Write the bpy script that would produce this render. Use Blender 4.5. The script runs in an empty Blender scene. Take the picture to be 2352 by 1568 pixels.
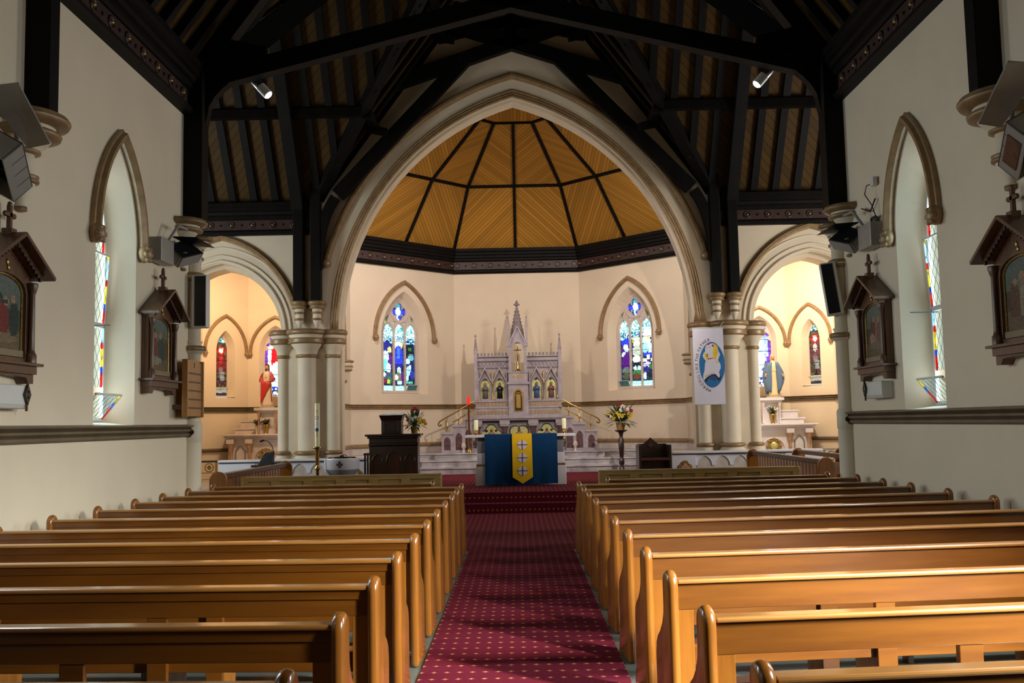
import bpy, bmesh, math, random
from math import sin, cos, pi, sqrt, acos, atan2, radians
from mathutils import Vector, Matrix
from mathutils.geometry import tessellate_polygon
random.seed(7)
SC = bpy.context.scene
COL = SC.collection

# ---------------------------------------------------------------- camera
def make_camera():
    W, H, F, vx, vy, roll = 2352., 1568., 2215., 1192., 970., 0.020
    v = Vector((vx - W/2, -(vy - H/2), F)).normalized()
    t = Vector((1, roll, 0))
    n = t.cross(v); n.normalize()
    if n.y < 0: n.negate()
    xc = v.cross(n)
    if xc.x < 0: xc.negate()
    # rows = world axes expressed in (right, up, forward); columns = camera axes in world
    right = Vector((xc.x, v.x, n.x)); up = Vector((xc.y, v.y, n.y)); fwd = Vector((xc.z, v.z, n.z))
    cd = bpy.data.cameras.new('camera'); cd.sensor_width = 36.0; cd.lens = F/W*36.0
    cd.clip_end = 200
    co = bpy.data.objects.new('camera', cd); COL.objects.link(co)
    m = Matrix((right, up, -fwd)).transposed().to_4x4()
    m.translation = Vector((0, 0, 1.6))
    co.matrix_world = m
    SC.camera = co
make_camera()

# ---------------------------------------------------------------- world, daylight, exposure
wd = bpy.data.worlds.new('sky'); SC.world = wd; wd.use_nodes = True
bg = wd.node_tree.nodes['Background']; bg.inputs[0].default_value = (0.75, 0.9, 1.0, 1); bg.inputs[1].default_value = 0.9
vs = SC.view_settings
vs.view_transform = 'Standard'; vs.look = 'None'; vs.gamma = 1.0; vs.use_curve_mapping = False
vs.exposure = 0.0
SC.cycles.use_denoising = True
SC.cycles.max_bounces = 7; SC.cycles.diffuse_bounces = 4; SC.cycles.glossy_bounces = 3
SC.cycles.transparent_max_bounces = 8; SC.cycles.caustics_reflective = False; SC.cycles.caustics_refractive = False
SC.cycles.sample_clamp_indirect = 6.0

def area(name, loc, target, sx, sy, power, color, spread=pi):
    d = bpy.data.lights.new(name, 'AREA'); d.shape = 'RECTANGLE'; d.size = sx; d.size_y = sy
    d.energy = power; d.color = color; d.spread = spread
    o = bpy.data.objects.new(name, d); COL.objects.link(o); o.location = loc
    dv = Vector(target) - Vector(loc)
    o.rotation_euler = dv.to_track_quat('-Z', 'Y').to_euler()
    return o
def spot(name, loc, target, power, color, angle, blend=0.5, r=0.05):
    d = bpy.data.lights.new(name, 'SPOT'); d.energy = power; d.color = color; d.spot_size = angle
    d.spot_blend = blend; d.shadow_soft_size = r
    o = bpy.data.objects.new(name, d); COL.objects.link(o); o.location = loc
    o.rotation_euler = (Vector(target) - Vector(loc)).to_track_quat('-Z', 'Y').to_euler()
    return o
DAY = (0.86, 0.95, 1.0)
WIN_Y = (10.38, 6.25, 2.1)
for i, y in enumerate(WIN_Y):
    area('daylight', (-4.86, y, 3.0), (-4.0, y, (3.0, 2.2, 2.2)[i]), 0.8, 2.8, (85, 130, 8)[i], (.74,.90,1.0) if i == 0 else DAY, radians(150))
    if i < 2: area('daylight', (4.86, y, 3.0), (4.0, y, (3.0, 2.2)[i]), 0.8, 2.8, (75, 260)[i], (.74,.90,1.0) if i == 0 else (0.97, 0.98, 1.0), radians(145))
    else: area('sunny_daylight', (4.80, y, 3.1), (2.5, 4.35, .75), 0.5, 1.7, 640, (1.0, .97, .92), radians(66))
area('daylight', (-9.9, 16.6, 3.8), (0, 17.2, 4.6), 2.6, 3.2, 330, DAY)           # transept windows
area('daylight', (9.9, 16.6, 3.8), (0, 17.2, 4.6), 2.6, 3.2, 420, (1.0, .97, .93))
WARM = (1.0, 0.80, 0.60)
TUNG = (1.0, 0.69, 0.43)
# the two lamps on the crossing truss
spot('spotlight_beam', (-3.38, 13.02, 6.14), (0.6, 25.5, 2.6), 720, (1.0, .87, .82), radians(50), .6, .06)
spot('spotlight_beam', (3.38, 13.02, 6.14), (-1.0, 25.5, 2.6), 2050, (1.0, .88, .82), radians(52), .6, .05)
# chancel lamps behind the big arch, chapel lamps behind the small ones
area('chancel_lamp', (-3.3, 21.7, 6.3), (0.8, 26.0, 2.5), .5, .3, 85, (1.0, .86, .84))
area('chancel_lamp', (3.3, 21.7, 6.3), (-0.8, 26.0, 2.5), .5, .3, 80, (1.0, .88, .82))
for s in (-1, 1):
    area('chapel_lamp', (s*6.3, 21.75, 5.3), (s*6.5, 24.6, 2.6), .5, .25, 120 if s < 0 else 200, TUNG if s < 0 else (1.0, .83, .66))

# ---------------------------------------------------------------- materials
MATS = {}
def nmat(name):
    m = bpy.data.materials.new(name); m.use_nodes = True
    nt = m.node_tree; b = nt.nodes['Principled BSDF']
    MATS[name] = m
    return m, nt, b
def N(nt, t, **k):
    n = nt.nodes.new(t)
    for a, v in k.items(): setattr(n, a, v)
    return n
def mat(name, c, rough=.6, metal=0., var=.12, scale=6., bump=0., coat=0., c2=None, detail=3., stretch=(1,1,1), spec=.5, ramp=(.3,.7)):
    m, nt, b = nmat(name)
    tc = N(nt, 'ShaderNodeTexCoord'); mp = N(nt, 'ShaderNodeMapping'); mp.inputs['Scale'].default_value = stretch
    nt.links.new(tc.outputs['Object'], mp.inputs[0])
    nz = N(nt, 'ShaderNodeTexNoise'); nz.inputs['Scale'].default_value = scale; nz.inputs['Detail'].default_value = detail
    nt.links.new(mp.outputs[0], nz.inputs['Vector'])
    cr = N(nt, 'ShaderNodeValToRGB')
    if c2 is None: c2 = tuple(min(1, x*(1+var)) for x in c); c = tuple(x*(1-var) for x in c)
    cr.color_ramp.elements[0].color = (*c, 1); cr.color_ramp.elements[1].color = (*c2, 1)
    cr.color_ramp.elements[0].position = ramp[0]; cr.color_ramp.elements[1].position = ramp[1]
    nt.links.new(nz.outputs[0], cr.inputs[0]); nt.links.new(cr.outputs[0], b.inputs['Base Color'])
    b.inputs['Roughness'].default_value = rough; b.inputs['Metallic'].default_value = metal
    b.inputs['Coat Weight'].default_value = coat; b.inputs['Coat Roughness'].default_value = .12
    b.inputs['Specular IOR Level'].default_value = spec
    if bump:
        bp = N(nt, 'ShaderNodeBump'); bp.inputs['Strength'].default_value = bump; bp.inputs['Distance'].default_value = .01
        nt.links.new(nz.outputs[0], bp.inputs['Height']); nt.links.new(bp.outputs[0], b.inputs['Normal'])
    return m
def boards(name, c, D, w, groove=.08, rough=.55, dark=.35):
    """boarding with grooves: planks run square to direction D, w wide"""
    m, nt, b = nmat(name)
    tc = N(nt, 'ShaderNodeTexCoord')
    dt = N(nt, 'ShaderNodeVectorMath', operation='DOT_PRODUCT'); dt.inputs[1].default_value = tuple(Vector(D).normalized()/w)
    nt.links.new(tc.outputs['Object'], dt.inputs[0])
    fr = N(nt, 'ShaderNodeMath', operation='FRACT'); nt.links.new(dt.outputs['Value'], fr.inputs[0])
    lt = N(nt, 'ShaderNodeMath', operation='LESS_THAN'); lt.inputs[1].default_value = groove; nt.links.new(fr.outputs[0], lt.inputs[0])
    fl = N(nt, 'ShaderNodeMath', operation='FLOOR'); nt.links.new(dt.outputs['Value'], fl.inputs[0])
    wn = N(nt, 'ShaderNodeTexWhiteNoise', noise_dimensions='1D'); nt.links.new(fl.outputs[0], wn.inputs['W'])
    cr = N(nt, 'ShaderNodeValToRGB'); cr.color_ramp.elements[0].color = (*[x*.8 for x in c], 1); cr.color_ramp.elements[1].color = (*[x*1.15 for x in c], 1)
    nt.links.new(wn.outputs[0], cr.inputs[0])
    mx = N(nt, 'ShaderNodeMix', data_type='RGBA'); nt.links.new(lt.outputs[0], mx.inputs[0]); nt.links.new(cr.outputs[0], mx.inputs[6])
    mx.inputs[7].default_value = (*[x*dark for x in c], 1)
    nt.links.new(mx.outputs[2], b.inputs['Base Color']); b.inputs['Roughness'].default_value = rough
    b.inputs['Specular IOR Level'].default_value = .12
    return m
def attrmat(name, rough=.6, emit=0., spec=.3, transp=0.):
    m, nt, b = nmat(name)
    at = N(nt, 'ShaderNodeVertexColor'); at.layer_name = 'Col'
    if transp:
        tr = N(nt, 'ShaderNodeBsdfTransparent'); nt.links.new(at.outputs[0], tr.inputs[0])
        mx = N(nt, 'ShaderNodeMixShader'); mx.inputs[0].default_value = transp
        nt.links.new(b.outputs[0], mx.inputs[1]); nt.links.new(tr.outputs[0], mx.inputs[2])
        nt.links.new(mx.outputs[0], nt.nodes['Material Output'].inputs[0])
        nt.links.new(at.outputs[0], b.inputs['Base Color'])
        if emit: nt.links.new(at.outputs[0], b.inputs['Emission Color']); b.inputs['Emission Strength'].default_value = emit
    else:
        nt.links.new(at.outputs[0], b.inputs['Base Color'])
        if emit: nt.links.new(at.outputs[0], b.inputs['Emission Color']); b.inputs['Emission Strength'].default_value = emit
    b.inputs['Roughness'].default_value = rough; b.inputs['Specular IOR Level'].default_value = spec
    return m
def carpet(name):
    m, nt, b = nmat(name)
    tc = N(nt, 'ShaderNodeTexCoord')
    def cell(ox, oy):
        mp = N(nt, 'ShaderNodeMapping'); mp.inputs['Scale'].default_value = (1/.165, 1/.165, 1/.165); mp.inputs['Location'].default_value = (ox, oy, ox)
        nt.links.new(tc.outputs['Object'], mp.inputs[0])
        sp = N(nt, 'ShaderNodeSeparateXYZ'); nt.links.new(mp.outputs[0], sp.inputs[0])
        ay = N(nt, 'ShaderNodeMath', operation='ADD'); nt.links.new(sp.outputs[1], ay.inputs[0]); nt.links.new(sp.outputs[2], ay.inputs[1])
        tot = None
        for src in (sp.outputs[0], ay.outputs[0]):
            f = N(nt, 'ShaderNodeMath', operation='FRACT'); nt.links.new(src, f.inputs[0])
            s = N(nt, 'ShaderNodeMath', operation='SUBTRACT'); nt.links.new(f.outputs[0], s.inputs[0]); s.inputs[1].default_value = .5
            a = N(nt, 'ShaderNodeMath', operation='ABSOLUTE'); nt.links.new(s.outputs[0], a.inputs[0])
            p = N(nt, 'ShaderNodeMath', operation='POWER'); nt.links.new(a.outputs[0], p.inputs[0]); p.inputs[1].default_value = .6
            if tot is None: tot = p
            else:
                q = N(nt, 'ShaderNodeMath', operation='ADD'); nt.links.new(tot.outputs[0], q.inputs[0]); nt.links.new(p.outputs[0], q.inputs[1]); tot = q
        l = N(nt, 'ShaderNodeMath', operation='LESS_THAN'); nt.links.new(tot.outputs[0], l.inputs[0]); l.inputs[1].default_value = .335
        return l
    a, c = cell(0, 0), cell(.5, .5)
    mxm = N(nt, 'ShaderNodeMath', operation='MAXIMUM'); nt.links.new(a.outputs[0], mxm.inputs[0]); nt.links.new(c.outputs[0], mxm.inputs[1])
    nz = N(nt, 'ShaderNodeTexNoise'); nz.inputs['Scale'].default_value = 60; nt.links.new(tc.outputs['Object'], nz.inputs['Vector'])
    cr = N(nt, 'ShaderNodeValToRGB'); cr.color_ramp.elements[0].color = (.078, .0045, .012, 1); cr.color_ramp.elements[1].color = (.15, .010, .024, 1)
    nt.links.new(nz.outputs[0], cr.inputs[0])
    mx = N(nt, 'ShaderNodeMix', data_type='RGBA'); nt.links.new(mxm.outputs[0], mx.inputs[0]); nt.links.new(cr.outputs[0], mx.inputs[6])
    mx.inputs[7].default_value = (.42, .17, .07, 1)
    nt.links.new(mx.outputs[2], b.inputs['Base Color']); b.inputs['Roughness'].default_value = .95; b.inputs['Specular IOR Level'].default_value = .1
    bp = N(nt, 'ShaderNodeBump'); bp.inputs['Strength'].default_value = .4; bp.inputs['Distance'].default_value = .004
    nt.links.new(nz.outputs[0], bp.inputs['Height']); nt.links.new(bp.outputs[0], b.inputs['Normal'])
    return m

PAINT = mat('cream_wall_paint', (.70,.585,.425), .75, var=.04, scale=1.2, bump=.05)
CREAM = mat('cream_stone_paint', (.68,.575,.42), .6, var=.05, scale=3)
GOLD = mat('gold_brown_paint', (.275,.172,.078), .40, metal=.12, var=.2, scale=9)
TRIMB = mat('brown_moulding', (.14,.10,.055), .5, metal=.15, var=.15, scale=5)
DARK = mat('black_stained_timber', (.0045,.0036,.0028), .55, var=.3, scale=5, stretch=(1,1,.3), spec=.12)
DARK2 = mat('dark_brown_timber', (.02,.009,.005), .42, var=.3, scale=7, coat=.2)
FRIEZE = mat('red_brown_frieze', (.035,.012,.007), .5, var=.3)
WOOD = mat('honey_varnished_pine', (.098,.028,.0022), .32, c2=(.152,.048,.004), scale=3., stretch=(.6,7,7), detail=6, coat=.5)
WOODC = mat('worn_cap_rail_varnish', (.26,.10,.018), .3, c2=(.36,.15,.03), scale=3., stretch=(.6,7,7), detail=6, coat=.8)  # cap rails get a paler tone than the boards below
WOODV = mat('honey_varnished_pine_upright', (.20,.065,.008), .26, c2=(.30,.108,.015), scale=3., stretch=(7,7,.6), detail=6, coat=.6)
OAK = mat('brown_oak', (.060,.024,.008), .42, c2=(.12,.050,.017), scale=4., stretch=(6,6,.7), detail=5, coat=.2)
OLIVE = mat('olive_tan_wood', (.33,.195,.055), .4, c2=(.46,.29,.09), scale=4., stretch=(.8,.8,6), detail=5, coat=.3)
TANW = mat('tan_orange_wood', (.34,.15,.04), .4, c2=(.48,.23,.07), scale=4., stretch=(6,6,.8), detail=5, coat=.3)
PLATE = mat('dull_cream_plate', (.22,.17,.09), .5)
MAHOG = mat('dark_mahogany', (.012,.005,.003), .35, c2=(.03,.009,.005), scale=5, stretch=(5,5,1), coat=.35)
MAHOGR = mat('red_mahogany_panel', (.05,.011,.005), .35, c2=(.09,.022,.009), scale=5, stretch=(5,5,1), coat=.3)
MARBLE = mat('grey_white_marble', (.26,.24,.25), .3, c2=(.56,.53,.53), scale=3.5, detail=8, coat=.2)
MARBLEP = mat('pale_lilac_marble', (.29,.245,.26), .4, c2=(.43,.375,.40), scale=6, detail=8)
MARBLED = mat('weathered_lilac_stone', (.17,.135,.13), .5, c2=(.28,.235,.235), scale=20, detail=6)  # darker tone for the spire, battlements and thin ledge lines
MARBLEW = mat('white_marble', (.66,.64,.68), .28, c2=(.80,.79,.84), scale=2, detail=8, coat=.2)
MARBLEC = mat('cream_marble', (.50,.42,.36), .4, c2=(.66,.58,.52), scale=5, detail=8)
MARBLER = mat('brown_red_marble', (.07,.035,.035), .25, c2=(.17,.10,.10), scale=14, detail=8, coat=.3)
ORANGEM = mat('orange_veined_marble', (.38,.20,.11), .3, c2=(.60,.40,.28), scale=10, detail=8)
GREYST = mat('grey_stone', (.16,.17,.18), .5, var=.15, scale=4)
STONEF = mat('grey_green_floor_stone', (.10,.11,.09), .45, var=.25, scale=2.2, coat=.1)
TRACERY = mat('cream_tracery_stone', (.60,.50,.42), .7, var=.05)
CARPET = carpet('crimson_carpet_with_gold_stars')
BRASS = mat('polished_brass', (.55,.36,.10), .18, metal=1., var=.1)
GILD = mat('gilded_mosaic', (.50,.50,.16), .35, metal=.5, c2=(.72,.70,.32), scale=70, ramp=(.4,.6))
GILDO = mat('gilded_ornament', (.42,.27,.08), .35, metal=.7, var=.3, scale=40)
BLACK = mat('black_plastic', (.008,.008,.010), .45, var=.1)
WHITEP = mat('white_plastic', (.62,.61,.56), .4, var=.03)
GREYM = mat('grey_painted_metal', (.30,.29,.26), .4, metal=.3, var=.06)
CHROME = mat('brushed_steel', (.75,.76,.78), .25, metal=1., var=.03)
WAX = mat('ivory_wax', (.78,.72,.42), .5, var=.04)
BLUEC = mat('deep_blue_cloth', (.004,.040,.115), .85, var=.15, scale=30, spec=.15)
YELC = mat('yellow_cloth', (.80,.50,.012), .8, var=.04, scale=30, spec=.2)
WHITEC = mat('white_cloth', (.66,.62,.70), .85, var=.03, spec=.2)
BROWNC = mat('maroon_ribbon', (.07,.012,.01), .8)
ATTR = attrmat('painted_picture', .55)
STATUE = attrmat('painted_plaster', .45)
GLASS = attrmat('stained_glass', .15, emit=.9, spec=.5)
LEADL = attrmat('leaded_window_glass', .1, emit=.05, transp=.85)
REDG, _nt, _b = nmat('red_lamp_glass'); _b.inputs['Base Color'].default_value = (.5,.01,.01,1); _b.inputs['Roughness'].default_value = .1
_b.inputs['Emission Color'].default_value = (1,.03,.02,1); _b.inputs['Emission Strength'].default_value = .7
LAMPG, _nt, _b = nmat('lit_lamp_glass'); _b.inputs['Emission Color'].default_value = (1,.95,.9,1); _b.inputs['Emission Strength'].default_value = 6
LEAF = mat('green_leaves', (.015,.05,.012), .5, c2=(.06,.12,.03), scale=20)
PETY = mat('yellow_petals', (.75,.50,.02), .6, var=.15, scale=30)
PETW = mat('white_petals', (.75,.72,.62), .6, var=.08, scale=30)
PETR = mat('dark_red_petals', (.25,.015,.02), .6, var=.2, scale=30)
PETP = mat('orange_pink_petals', (.6,.2,.12), .6, var=.2, scale=30)
BASKET = mat('woven_basket', (.36,.19,.07), .6, var=.35, scale=60)

# ---------------------------------------------------------------- mesh builder
class MB:
    def __init__(s, tf=None):
        s.v = []; s.f = []; s.m = []; s.c = []; s.sm = []; s.mats = []; s.tf = tf or Matrix.Identity(4); s.usec = False
    def mi(s, m):
        if m not in s.mats: s.mats.append(m)
        return s.mats.index(m)
    def add(s, vs, fs, m, col=None, smooth=False):
        b = len(s.v); s.v += [s.tf @ Vector(p) for p in vs]; k = s.mi(m)
        for f in fs:
            s.f.append([b+i for i in f]); s.m.append(k); s.sm.append(smooth)
            s.c.append(col if col else (1,1,1))
        if col: s.usec = True
    def box(s, x0, x1, y0, y1, z0, z1, m, col=None):
        vs = [(x,y,z) for z in (z0,z1) for y in (y0,y1) for x in (x0,x1)]
        s.add(vs, [(0,2,3,1),(4,5,7,6),(0,1,5,4),(2,6,7,3),(0,4,6,2),(1,3,7,5)], m, col)
    def bar(s, a, b, w, h, m, up=(0,0,1)):
        """rectangular beam from a to b, w across, h along up"""
        a, b = Vector(a), Vector(b); d = (b-a).normalized(); u = Vector(up); r = d.cross(u).normalized(); u = r.cross(d)
        vs = [p + r*i*w/2 + u*j*h/2 for p in (a,b) for i,j in ((-1,-1),(1,-1),(1,1),(-1,1))]
        s.add(vs, [(3,2,1,0),(4,5,6,7),(0,1,5,4),(1,2,6,5),(2,3,7,6),(3,0,4,7)], m)
    def panel(s, outer, holes, y0, y1, m, mside=None, col=None, back=True):
        """flat plate in x,z with holes, from y0 (front) to y1"""
        loops = [outer] + list(holes)
        tri = tessellate_polygon([[Vector((p[0], p[1], 0)) for p in l] for l in loops])
        pts = [p for l in loops for p in l]; n = len(pts)
        def orient(t):
            a,b,c = (pts[i] for i in t)
            return t if (b[0]-a[0])*(c[1]-a[1])-(b[1]-a[1])*(c[0]-a[0]) > 0 else (t[0],t[2],t[1])
        tri = [orient(t) for t in tri]
        vs = [(p[0], y0, p[1]) for p in pts] + [(p[0], y1, p[1]) for p in pts]
        s.add(vs, list(tri) + ([(c+n, b+n, a+n) for a,b,c in tri] if back else []), m, col)
        fs = []; o = 0
        for k, l in enumerate(loops):
            ar = sum(l[i][0]*l[(i+1)%len(l)][1]-l[(i+1)%len(l)][0]*l[i][1] for i in range(len(l)))
            ccw = (ar > 0) == (k == 0)
            for i in range(len(l)):
                a, b = o+i, o+(i+1)%len(l)
                fs.append((b, a, a+n, b+n) if ccw else (a, b, b+n, a+n))
            o += len(l)
        s.add(vs, fs, mside or m, col)
    def prismx(s, prof, x0, x1, m, smooth=False):
        """profile in y,z extruded along x"""
        n = len(prof); ar = sum(prof[i][0]*prof[(i+1)%n][1]-prof[(i+1)%n][0]*prof[i][1] for i in range(n))
        if ar < 0: prof = prof[::-1]
        vs = [(x0,*p) for p in prof] + [(x1,*p) for p in prof]
        s.add(vs, [tuple(range(n))[::-1], tuple(range(n,2*n))], m)
        s.add(vs, [(i,(i+1)%n,(i+1)%n+n,i+n) for i in range(n)], m, smooth=smooth)
    def lathe(s, prof, cx, cy, m, seg=20, z=0, col=None, smooth=True, sx=1, sy=1):
        vs = []; fs = []
        for r, zz in prof:
            for k in range(seg):
                a = 2*pi*k/seg; vs.append((cx+r*cos(a)*sx, cy+r*sin(a)*sy, z+zz))
        up = prof[-1][1] >= prof[0][1]
        for j in range(len(prof)-1):
            for k in range(seg):
                q = (j*seg+k, j*seg+(k+1)%seg, (j+1)*seg+(k+1)%seg, (j+1)*seg+k)
                fs.append(q if up else q[::-1])
        L = (len(prof)-1)*seg
        s.add(vs, fs, m, col, smooth)
        cap0, cap1 = tuple(range(seg)), tuple(range(L, L+seg))
        s.add(vs, [cap0[::-1], cap1] if up else [cap0, cap1[::-1]], m, col)
    def loft(s, secs, m, col=None, seg=16):
        """secs: (cx,cy,z,rx,ry)"""
        vs = []; fs = []
        for cx,cy,z,rx,ry in secs:
            for k in range(seg):
                a = 2*pi*k/seg; vs.append((cx+rx*cos(a), cy+ry*sin(a), z))
        up = secs[-1][2] >= secs[0][2]
        for j in range(len(secs)-1):
            for k in range(seg):
                q = (j*seg+k, j*seg+(k+1)%seg, (j+1)*seg+(k+1)%seg, (j+1)*seg+k)
                fs.append(q if up else q[::-1])
        L = (len(secs)-1)*seg
        c0, c1 = tuple(range(seg)), tuple(range(L, L+seg))
        s.add(vs, fs + ([c0[::-1], c1] if up else [c0, c1[::-1]]), m, col, True)
    def tube(s, pts, r, m, seg=8, col=None, r2=None):
        pts = [Vector(p) for p in pts]; vs = []; fs = []; n = len(pts)
        prev = None
        for i, p in enumerate(pts):
            d = (pts[min(i+1,n-1)] - pts[max(i-1,0)]).normalized()
            if prev is None:
                prev = d.orthogonal().normalized()
            u = (prev - d*prev.dot(d)).normalized(); prev = u; w = d.cross(u)
            rr = r if r2 is None else r + (r2-r)*i/(n-1)
            for k in range(seg):
                a = 2*pi*k/seg; vs.append(p + u*cos(a)*rr + w*sin(a)*rr)
        for j in range(n-1):
            for k in range(seg):
                fs.append((j*seg+k, j*seg+(k+1)%seg, (j+1)*seg+(k+1)%seg, (j+1)*seg+k))
        L = (n-1)*seg
        s.add(vs, fs, m, col, True); s.add(vs, [tuple(range(seg))[::-1], tuple(range(L,L+seg))], m, col)
    def ball(s, c, r, m, col=None, sx=1, sy=1, sz=1, seg=12):
        h = seg//2
        s.lathe([(max(r*sin(pi*j/h),1e-4), -r*cos(pi*j/h)*sz) for j in range(h+1)], c[0], c[1], m, seg, c[2], col, True, sx, sy)
    def sweep(s, path, prof, nrm, m, closed=False, smooth=False):
        """profile (u,v): u along side = tangent x nrm, v along nrm"""
        P = [Vector(p) for p in path]; nrm = Vector(nrm).normalized(); n = len(P); k = len(prof); vs = []; fs = []
        for i in range(n):
            a = P[i-1] if (closed or i > 0) else None; b = P[(i+1)%n] if (closed or i < n-1) else None
            d1 = (P[i]-a).normalized() if a is not None else None; d2 = (b-P[i]).normalized() if b is not None else None
            s1 = d1.cross(nrm).normalized() if d1 else None; s2 = d2.cross(nrm).normalized() if d2 else None
            if s1 is None: sd = s2
            elif s2 is None: sd = s1
            else:
                sd = (s1+s2).normalized(); sd = sd / max(.35, sd.dot(s1))
            for u, v in prof: vs.append(P[i] + sd*u + nrm*v)
        for i in range(n if closed else n-1):
            for j in range(k):
                a, b = i*k+j, i*k+(j+1)%k; c, d = ((i+1)%n)*k+(j+1)%k, ((i+1)%n)*k+j
                fs.append((a,d,c,b))
        s.add(vs, fs, m, smooth=smooth)
        if not closed: s.add(vs, [tuple(range(k)), tuple(range((n-1)*k, n*k))[::-1]], m)
    def build(s, name, parent=None, label=None, cat=None, group=None, kind=None, bevel=0, loc=None):
        me = bpy.data.meshes.new(name)
        if bevel:                                      # shared vertices, so that bevels run round the edges
            seen = {}; vv = []; ix = []
            for p in s.v:
                k = tuple(round(c, 5) for c in p)
                if k not in seen: seen[k] = len(vv); vv.append(p)
                ix.append(seen[k])
            keep = [j for j, f in enumerate(s.f) if len(set(ix[i] for i in f)) == len(f)]
            s.f = [[ix[i] for i in s.f[j]] for j in keep]; s.m = [s.m[j] for j in keep]; s.sm = [s.sm[j] for j in keep]; s.c = [s.c[j] for j in keep]; s.v = vv
        me.from_pydata([tuple(p) for p in s.v], [], s.f)
        for m in s.mats: me.materials.append(m)
        me.polygons.foreach_set('material_index', s.m); me.polygons.foreach_set('use_smooth', s.sm)
        if s.usec:
            ca = me.color_attributes.new('Col', 'FLOAT_COLOR', 'CORNER'); buf = []
            for p, c in zip(me.polygons, s.c): buf += [*c, 1.0]*p.loop_total
            ca.data.foreach_set('color', buf)
        o = bpy.data.objects.new(name, me); COL.objects.link(o)
        if loc is not None:
            me.transform(Matrix.Translation(-Vector(loc))); o.location = loc
        if parent: o.parent = parent; o.matrix_parent_inverse = parent.matrix_world.inverted() if parent.get('_abs') else Matrix.Identity(4)
        tag(o, label, cat, group, kind)
        if bevel:
            b = o.modifiers.new('bevel', 'BEVEL'); b.width = bevel; b.segments = 2; b.limit_method = 'ANGLE'
        return o
def tag(o, label=None, cat=None, group=None, kind=None):
    if label: o['label'] = label
    if cat: o['category'] = cat
    if group: o['group'] = group
    if kind: o['kind'] = kind
def thing(name, label, cat, loc=(0,0,0), rz=0, group=None, kind=None):
    o = bpy.data.objects.new(name, None); COL.objects.link(o); o.location = loc; o.rotation_euler = (0,0,rz)
    o.empty_display_size = .1
    tag(o, label, cat, group, kind); return o
def copy_tree(o, parent=None):
    c = o.copy(); COL.objects.link(c); c.parent = parent
    for ch in [x for x in o.children]: copy_tree(ch, c)
    return c
def frame(A, B):
    """local x from A to B along a wall, local y into the wall, z up"""
    d = Vector((B[0]-A[0], B[1]-A[1], 0)).normalized(); y = Vector((-d.y, d.x, 0))
    m = Matrix(((d.x, y.x, 0, A[0]), (d.y, y.y, 0, A[1]), (0,0,1,0), (0,0,0,1)))
    return m
def arch(cx, z0, a, R, n=14):
    """pointed arch, right springing -> apex -> left springing"""
    t = acos(max(-1,(R-a)/R)); r = [(cx+a-R+R*cos(t*i/n), z0+R*sin(t*i/n)) for i in range(n+1)]
    return r + [(2*cx-x, z) for x, z in r[-2::-1]]
def lancet(cx, zb, z0, a, R, n=10):
    return [(cx-a, zb), (cx+a, zb)] + arch(cx, z0, a, R, n)
def arc3(cx, z0, a, R, y=0, n=16):
    return [(x, y, z) for x, z in arch(cx, z0, a, R, n)]
def circ(cx, cz, r, n=16, a0=0):
    return [(cx+r*cos(a0+2*pi*i/n), cz+r*sin(a0+2*pi*i/n)) for i in range(n)]
def quatre(cx, cz, r, n=6, rot=0):
    """four-lobed outline"""
    out = []
    for k in range(4):
        a = rot+pi/2*k; lx, lz = cx+r*.5*cos(a), cz+r*.5*sin(a)
        for i in range(n+1):
            t = a-radians(115)+radians(230)*i/n; out.append((lx+r*.5*cos(t), lz+r*.5*sin(t)))
    return out
def roll(r, n=10, flat=0):
    return [(r*cos(2*pi*i/n), r*sin(2*pi*i/n)+flat) for i in range(n)]
# ================================================================ SETTING
ST = 'structure'
NW = 4.35            # half width of the nave
Y1, Y2 = 12.75, 20.6 # crossing from here to the chancel arch wall
EZ = 6.4             # eaves
# floors
b = MB(); b.box(-10, 10, -6.2, 27.2, -.3, 0, STONEF); b.build('floor', kind=ST)
b = MB(); b.box(-.665, .655, -1.15, 12.35, 0, .012, CARPET); b.box(-1.08, 1.08, 12.35, 17.18, 0, .012, CARPET); b.build('aisle_carpet', label='long crimson aisle carpet dotted with small gold stars', cat='carpet')
b = MB()
b.box(-3.9, 3.9, 17.17, 19.9, 0, .18, CARPET); b.box(-3.9, 3.9, 17.47, 23.9, .18, .36, CARPET)
b.build('carpeted_platform', kind=ST)
b = MB(); b.box(-9.4, -3.9, 19.75, 24.9, 0, .36, MARBLE); b.box(3.9, 9.4, 19.75, 24.9, 0, .36, MARBLE); b.build('chapel_platform', kind=ST)
b = MB()
for k, (w, y) in enumerate(((2.75, 23.9), (2.45, 24.2), (2.15, 24.5))):
    z0, z1 = .36+k*.167, .36+(k+1)*.167
    b.box(-w, w, y+.045, 27, z0, z1-.03, MARBLE); b.box(-w-.03, w+.03, y, 27, z1-.035, z1, MARBLE)
for k, y in enumerate((24.05, 24.38, 24.72)):
    z0, z1 = .36+k*.167, .355+(k+1)*.167
    b.box(-4.18, 4.18, y+.045, 27, z0, z1-.03, MARBLE); b.box(-4.19, 4.19, y, 27, z1-.035, z1, MARBLE)
b.build('marble_steps', kind=ST)

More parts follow.
